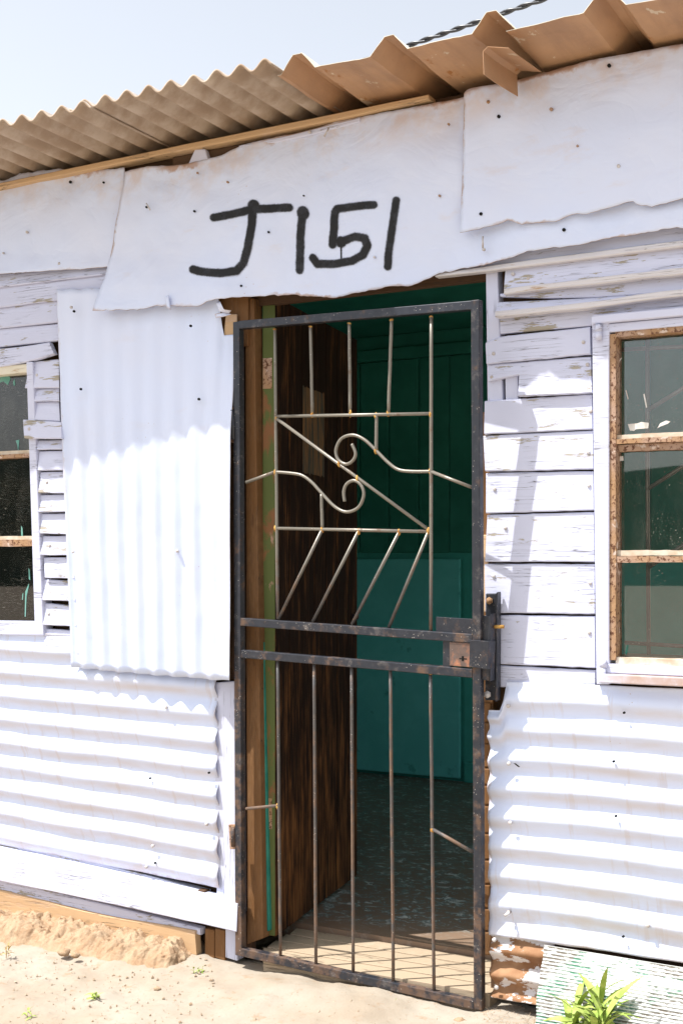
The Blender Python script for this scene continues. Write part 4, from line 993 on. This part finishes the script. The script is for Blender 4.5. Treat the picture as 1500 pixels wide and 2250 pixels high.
# ------------------------------------------------------------------ weeds, clods and straw
def leafmesh(base, az, ln, wd, up, droop, V, Fc):
    n = 6; k0 = len(V); d = Vector((math.cos(az), math.sin(az), 0)); s = Vector((-d.y, d.x, 0)); tw_ = random.uniform(-.5, .5)
    s = (s + Vector((0, 0, tw_))).normalized()
    for i in range(n + 1):
        t = i / n; p = base + d * (ln * t * (0.55 + 0.45 * t)) + Vector((0, 0, up * ln * t - droop * ln * t * t))
        w = wd * math.sin(math.pi * min(1, 0.10 + 0.9 * t)) ** 0.8 * (1 - 0.25 * t) if i < n else 0.0004
        f = Vector((0, 0, w * 0.35)); 
        V += [p - s * w + f, p, p + s * w + f]
    for i in range(n):
        for j in range(2):
            q = k0 + i * 3 + j; Fc.append((q, q + 1, q + 4, q + 3))
def weed(loc, n, ln, wd, up, label, spread=0.02, stems=3, seed=1, mat=LEAF):
    random.seed(seed); V = []; Fc = []; S = empty('weed', loc)
    tag(S, label, 'weed', 'weeds growing on the sand'); loc = Vector(loc); tops = []
    for k in range(stems):
        b = loc + Vector((random.uniform(-spread, spread), random.uniform(-spread, spread), 0)); h_ = ln * random.uniform(.35, .9)
        tops.append((b, h_)); t_ = b + Vector((random.uniform(-.2, .2) * h_, random.uniform(-.2, .2) * h_, h_))
        tube('stem', [b - Vector((0, 0, .01)), b.lerp(t_, .5), t_], [wd * .28, wd * .22, wd * .12], mat, S, 6, up=Vector((1, 0, 0)))
        m_ = n // stems
        for i in range(m_):
            f = (i + .5) / m_; leafmesh(b.lerp(t_, f), i * 2.4 + k + random.uniform(-.4, .4), ln * random.uniform(.6, 1.1) * (1 - .35 * f), wd * random.uniform(.7, 1.2), up * random.uniform(.5, 1.3) * (0.5 + f), random.uniform(.2, .9), V, Fc)
    mk('leaves', V, Fc, mat, S, True); return S
p = W(1278, 2306, .175); p.z = -.02; weed(p, 130, 0.15, 0.0105, 0.9, 'large bright green leafy weed before the ribbed sheet', .065, 11, 5)
weed(Gd(868, 2218, -.025), 22, 0.024, 0.0042, 0.7, 'tiny green weed under the gate bottom rail', .014, 4, 8)
weed(Gd(207, 2200, -.03), 20, 0.036, 0.0042, 0.9, 'small green weed on the sand before the earth bank', .012, 4, 9)
weed(Gd(60, 2238, -.03), 12, 0.03, 0.0035, 0.7, 'sparse little weed in the lower left corner', .025, 3, 10)
weed(Gd(14, 2098, -.0), 12, 0.035, 0.003, 0.9, 'dry straw coloured tuft at the left end of the bank', .012, 3, 11, STRAW)
weed(Gd(437, 2140, -.02), 10, 0.026, 0.004, 0.9, 'small weed at the end of the earth bank', .012, 3, 12)
def clod(u, v, r, label, seed, z=-.015, mat=BANK):
    c = Gd(u, v, z); V = []; Fc = []; n, m = 14, 8
    for j in range(m + 1):
        th = math.pi * j / m
        for i in range(n):
            a = 2 * math.pi * i / n; q = Vector((math.sin(th) * math.cos(a) * 1.3, math.sin(th) * math.sin(a), math.cos(th) * .7))
            V.append(c + q * r * (1 + .35 * fb(q.x * 1.6 + seed, q.y * 1.6, q.z * 1.6, 3)))
    for j in range(m):
        for i in range(n): Fc.append((j*n+i, (j+1)*n+i, (j+1)*n+(i+1)%n, j*n+(i+1)%n))
    tag(mk('clod', V, Fc, mat, None, True), label, 'clod', 'earth clods on the sand')
clod(141, 2092, .018, 'larger of two earth clods on the left sand', 1, .0); clod(166, 2099, .012, 'smaller of two earth clods on the left sand', 4, .0)
clod(806, 2207, .011, 'flat brown clod in front of the gate', 7); clod(346, 2172, .009, 'small clod below the earth bank', 9)
clod(1010, 2242, .012, 'clod near the foot of the gate', 12)
random.seed(21); V = []; Fc = []
for i in range(1000):
    zone = random.random()
    if zone < .5: p = Gd(random.uniform(0, 470), random.uniform(2090, 2245))
    elif zone < .8: p = Gd(random.uniform(1060, 1250), random.uniform(2205, 2250))
    else: p = Gd(random.uniform(480, 1050), random.uniform(2180, 2250))
    p.z = ground_z(p.x, p.y); r = random.uniform(.0008, .003) * (1 if random.random() < .92 else 2.2); k = len(V)
    for d in ((1,0,0), (0,1,0), (-1,0,0), (0,-1,0), (0,0,1), (0,0,-1)): V.append(p + Vector(d) * r * random.uniform(.6, 1.3))
    for a, b, c in ((0,1,4), (1,2,4), (2,3,4), (3,0,4), (1,0,5), (2,1,5), (3,2,5), (0,3,5)): Fc.append((k+a, k+b, k+c))
for i in range(150):
    p = Gd(random.uniform(-10, 470), random.choice((random.uniform(2075, 2150), random.uniform(2090, 2245))))
    p.z = ground_z(p.x, p.y) + random.uniform(0, .004); r = random.uniform(.002, .0065); k = len(V)
    for d in ((1,0,0), (0,1,0), (-1,0,0), (0,-1,0), (0,0,.8), (0,0,-1)): V.append(p + Vector(d) * r * random.uniform(.6, 1.4))
    for a, b, c in ((0,1,4), (1,2,4), (2,3,4), (3,0,4), (1,0,5), (2,1,5), (3,2,5), (0,3,5)): Fc.append((k+a, k+b, k+c))
for i in range(140):
    p = Gd(random.uniform(0, 480), random.uniform(2080, 2245)) if i % 2 else Gd(random.uniform(1070, 1240), random.uniform(2200, 2250))
    p.z = ground_z(p.x, p.y) + .004; a = random.uniform(0, 6.28); L = random.uniform(.01, .035); d = Vector((math.cos(a), math.sin(a), random.uniform(-.1, .5))) * L; s = Vector((-math.sin(a), math.cos(a), .2)) * .0007; k = len(V)
    V += [p - s, p + s, p + d + s * .4, p + d - s * .4]; Fc.append((k, k+1, k+2, k+3))
tag(mk('gravel', V, Fc, m_plain('earth_crumb', (0.42, 0.335, 0.25), (0.32, 0.225, 0.145), 25), None, False), 'crumbs of earth and straw strewn over the sand', kind='stuff')
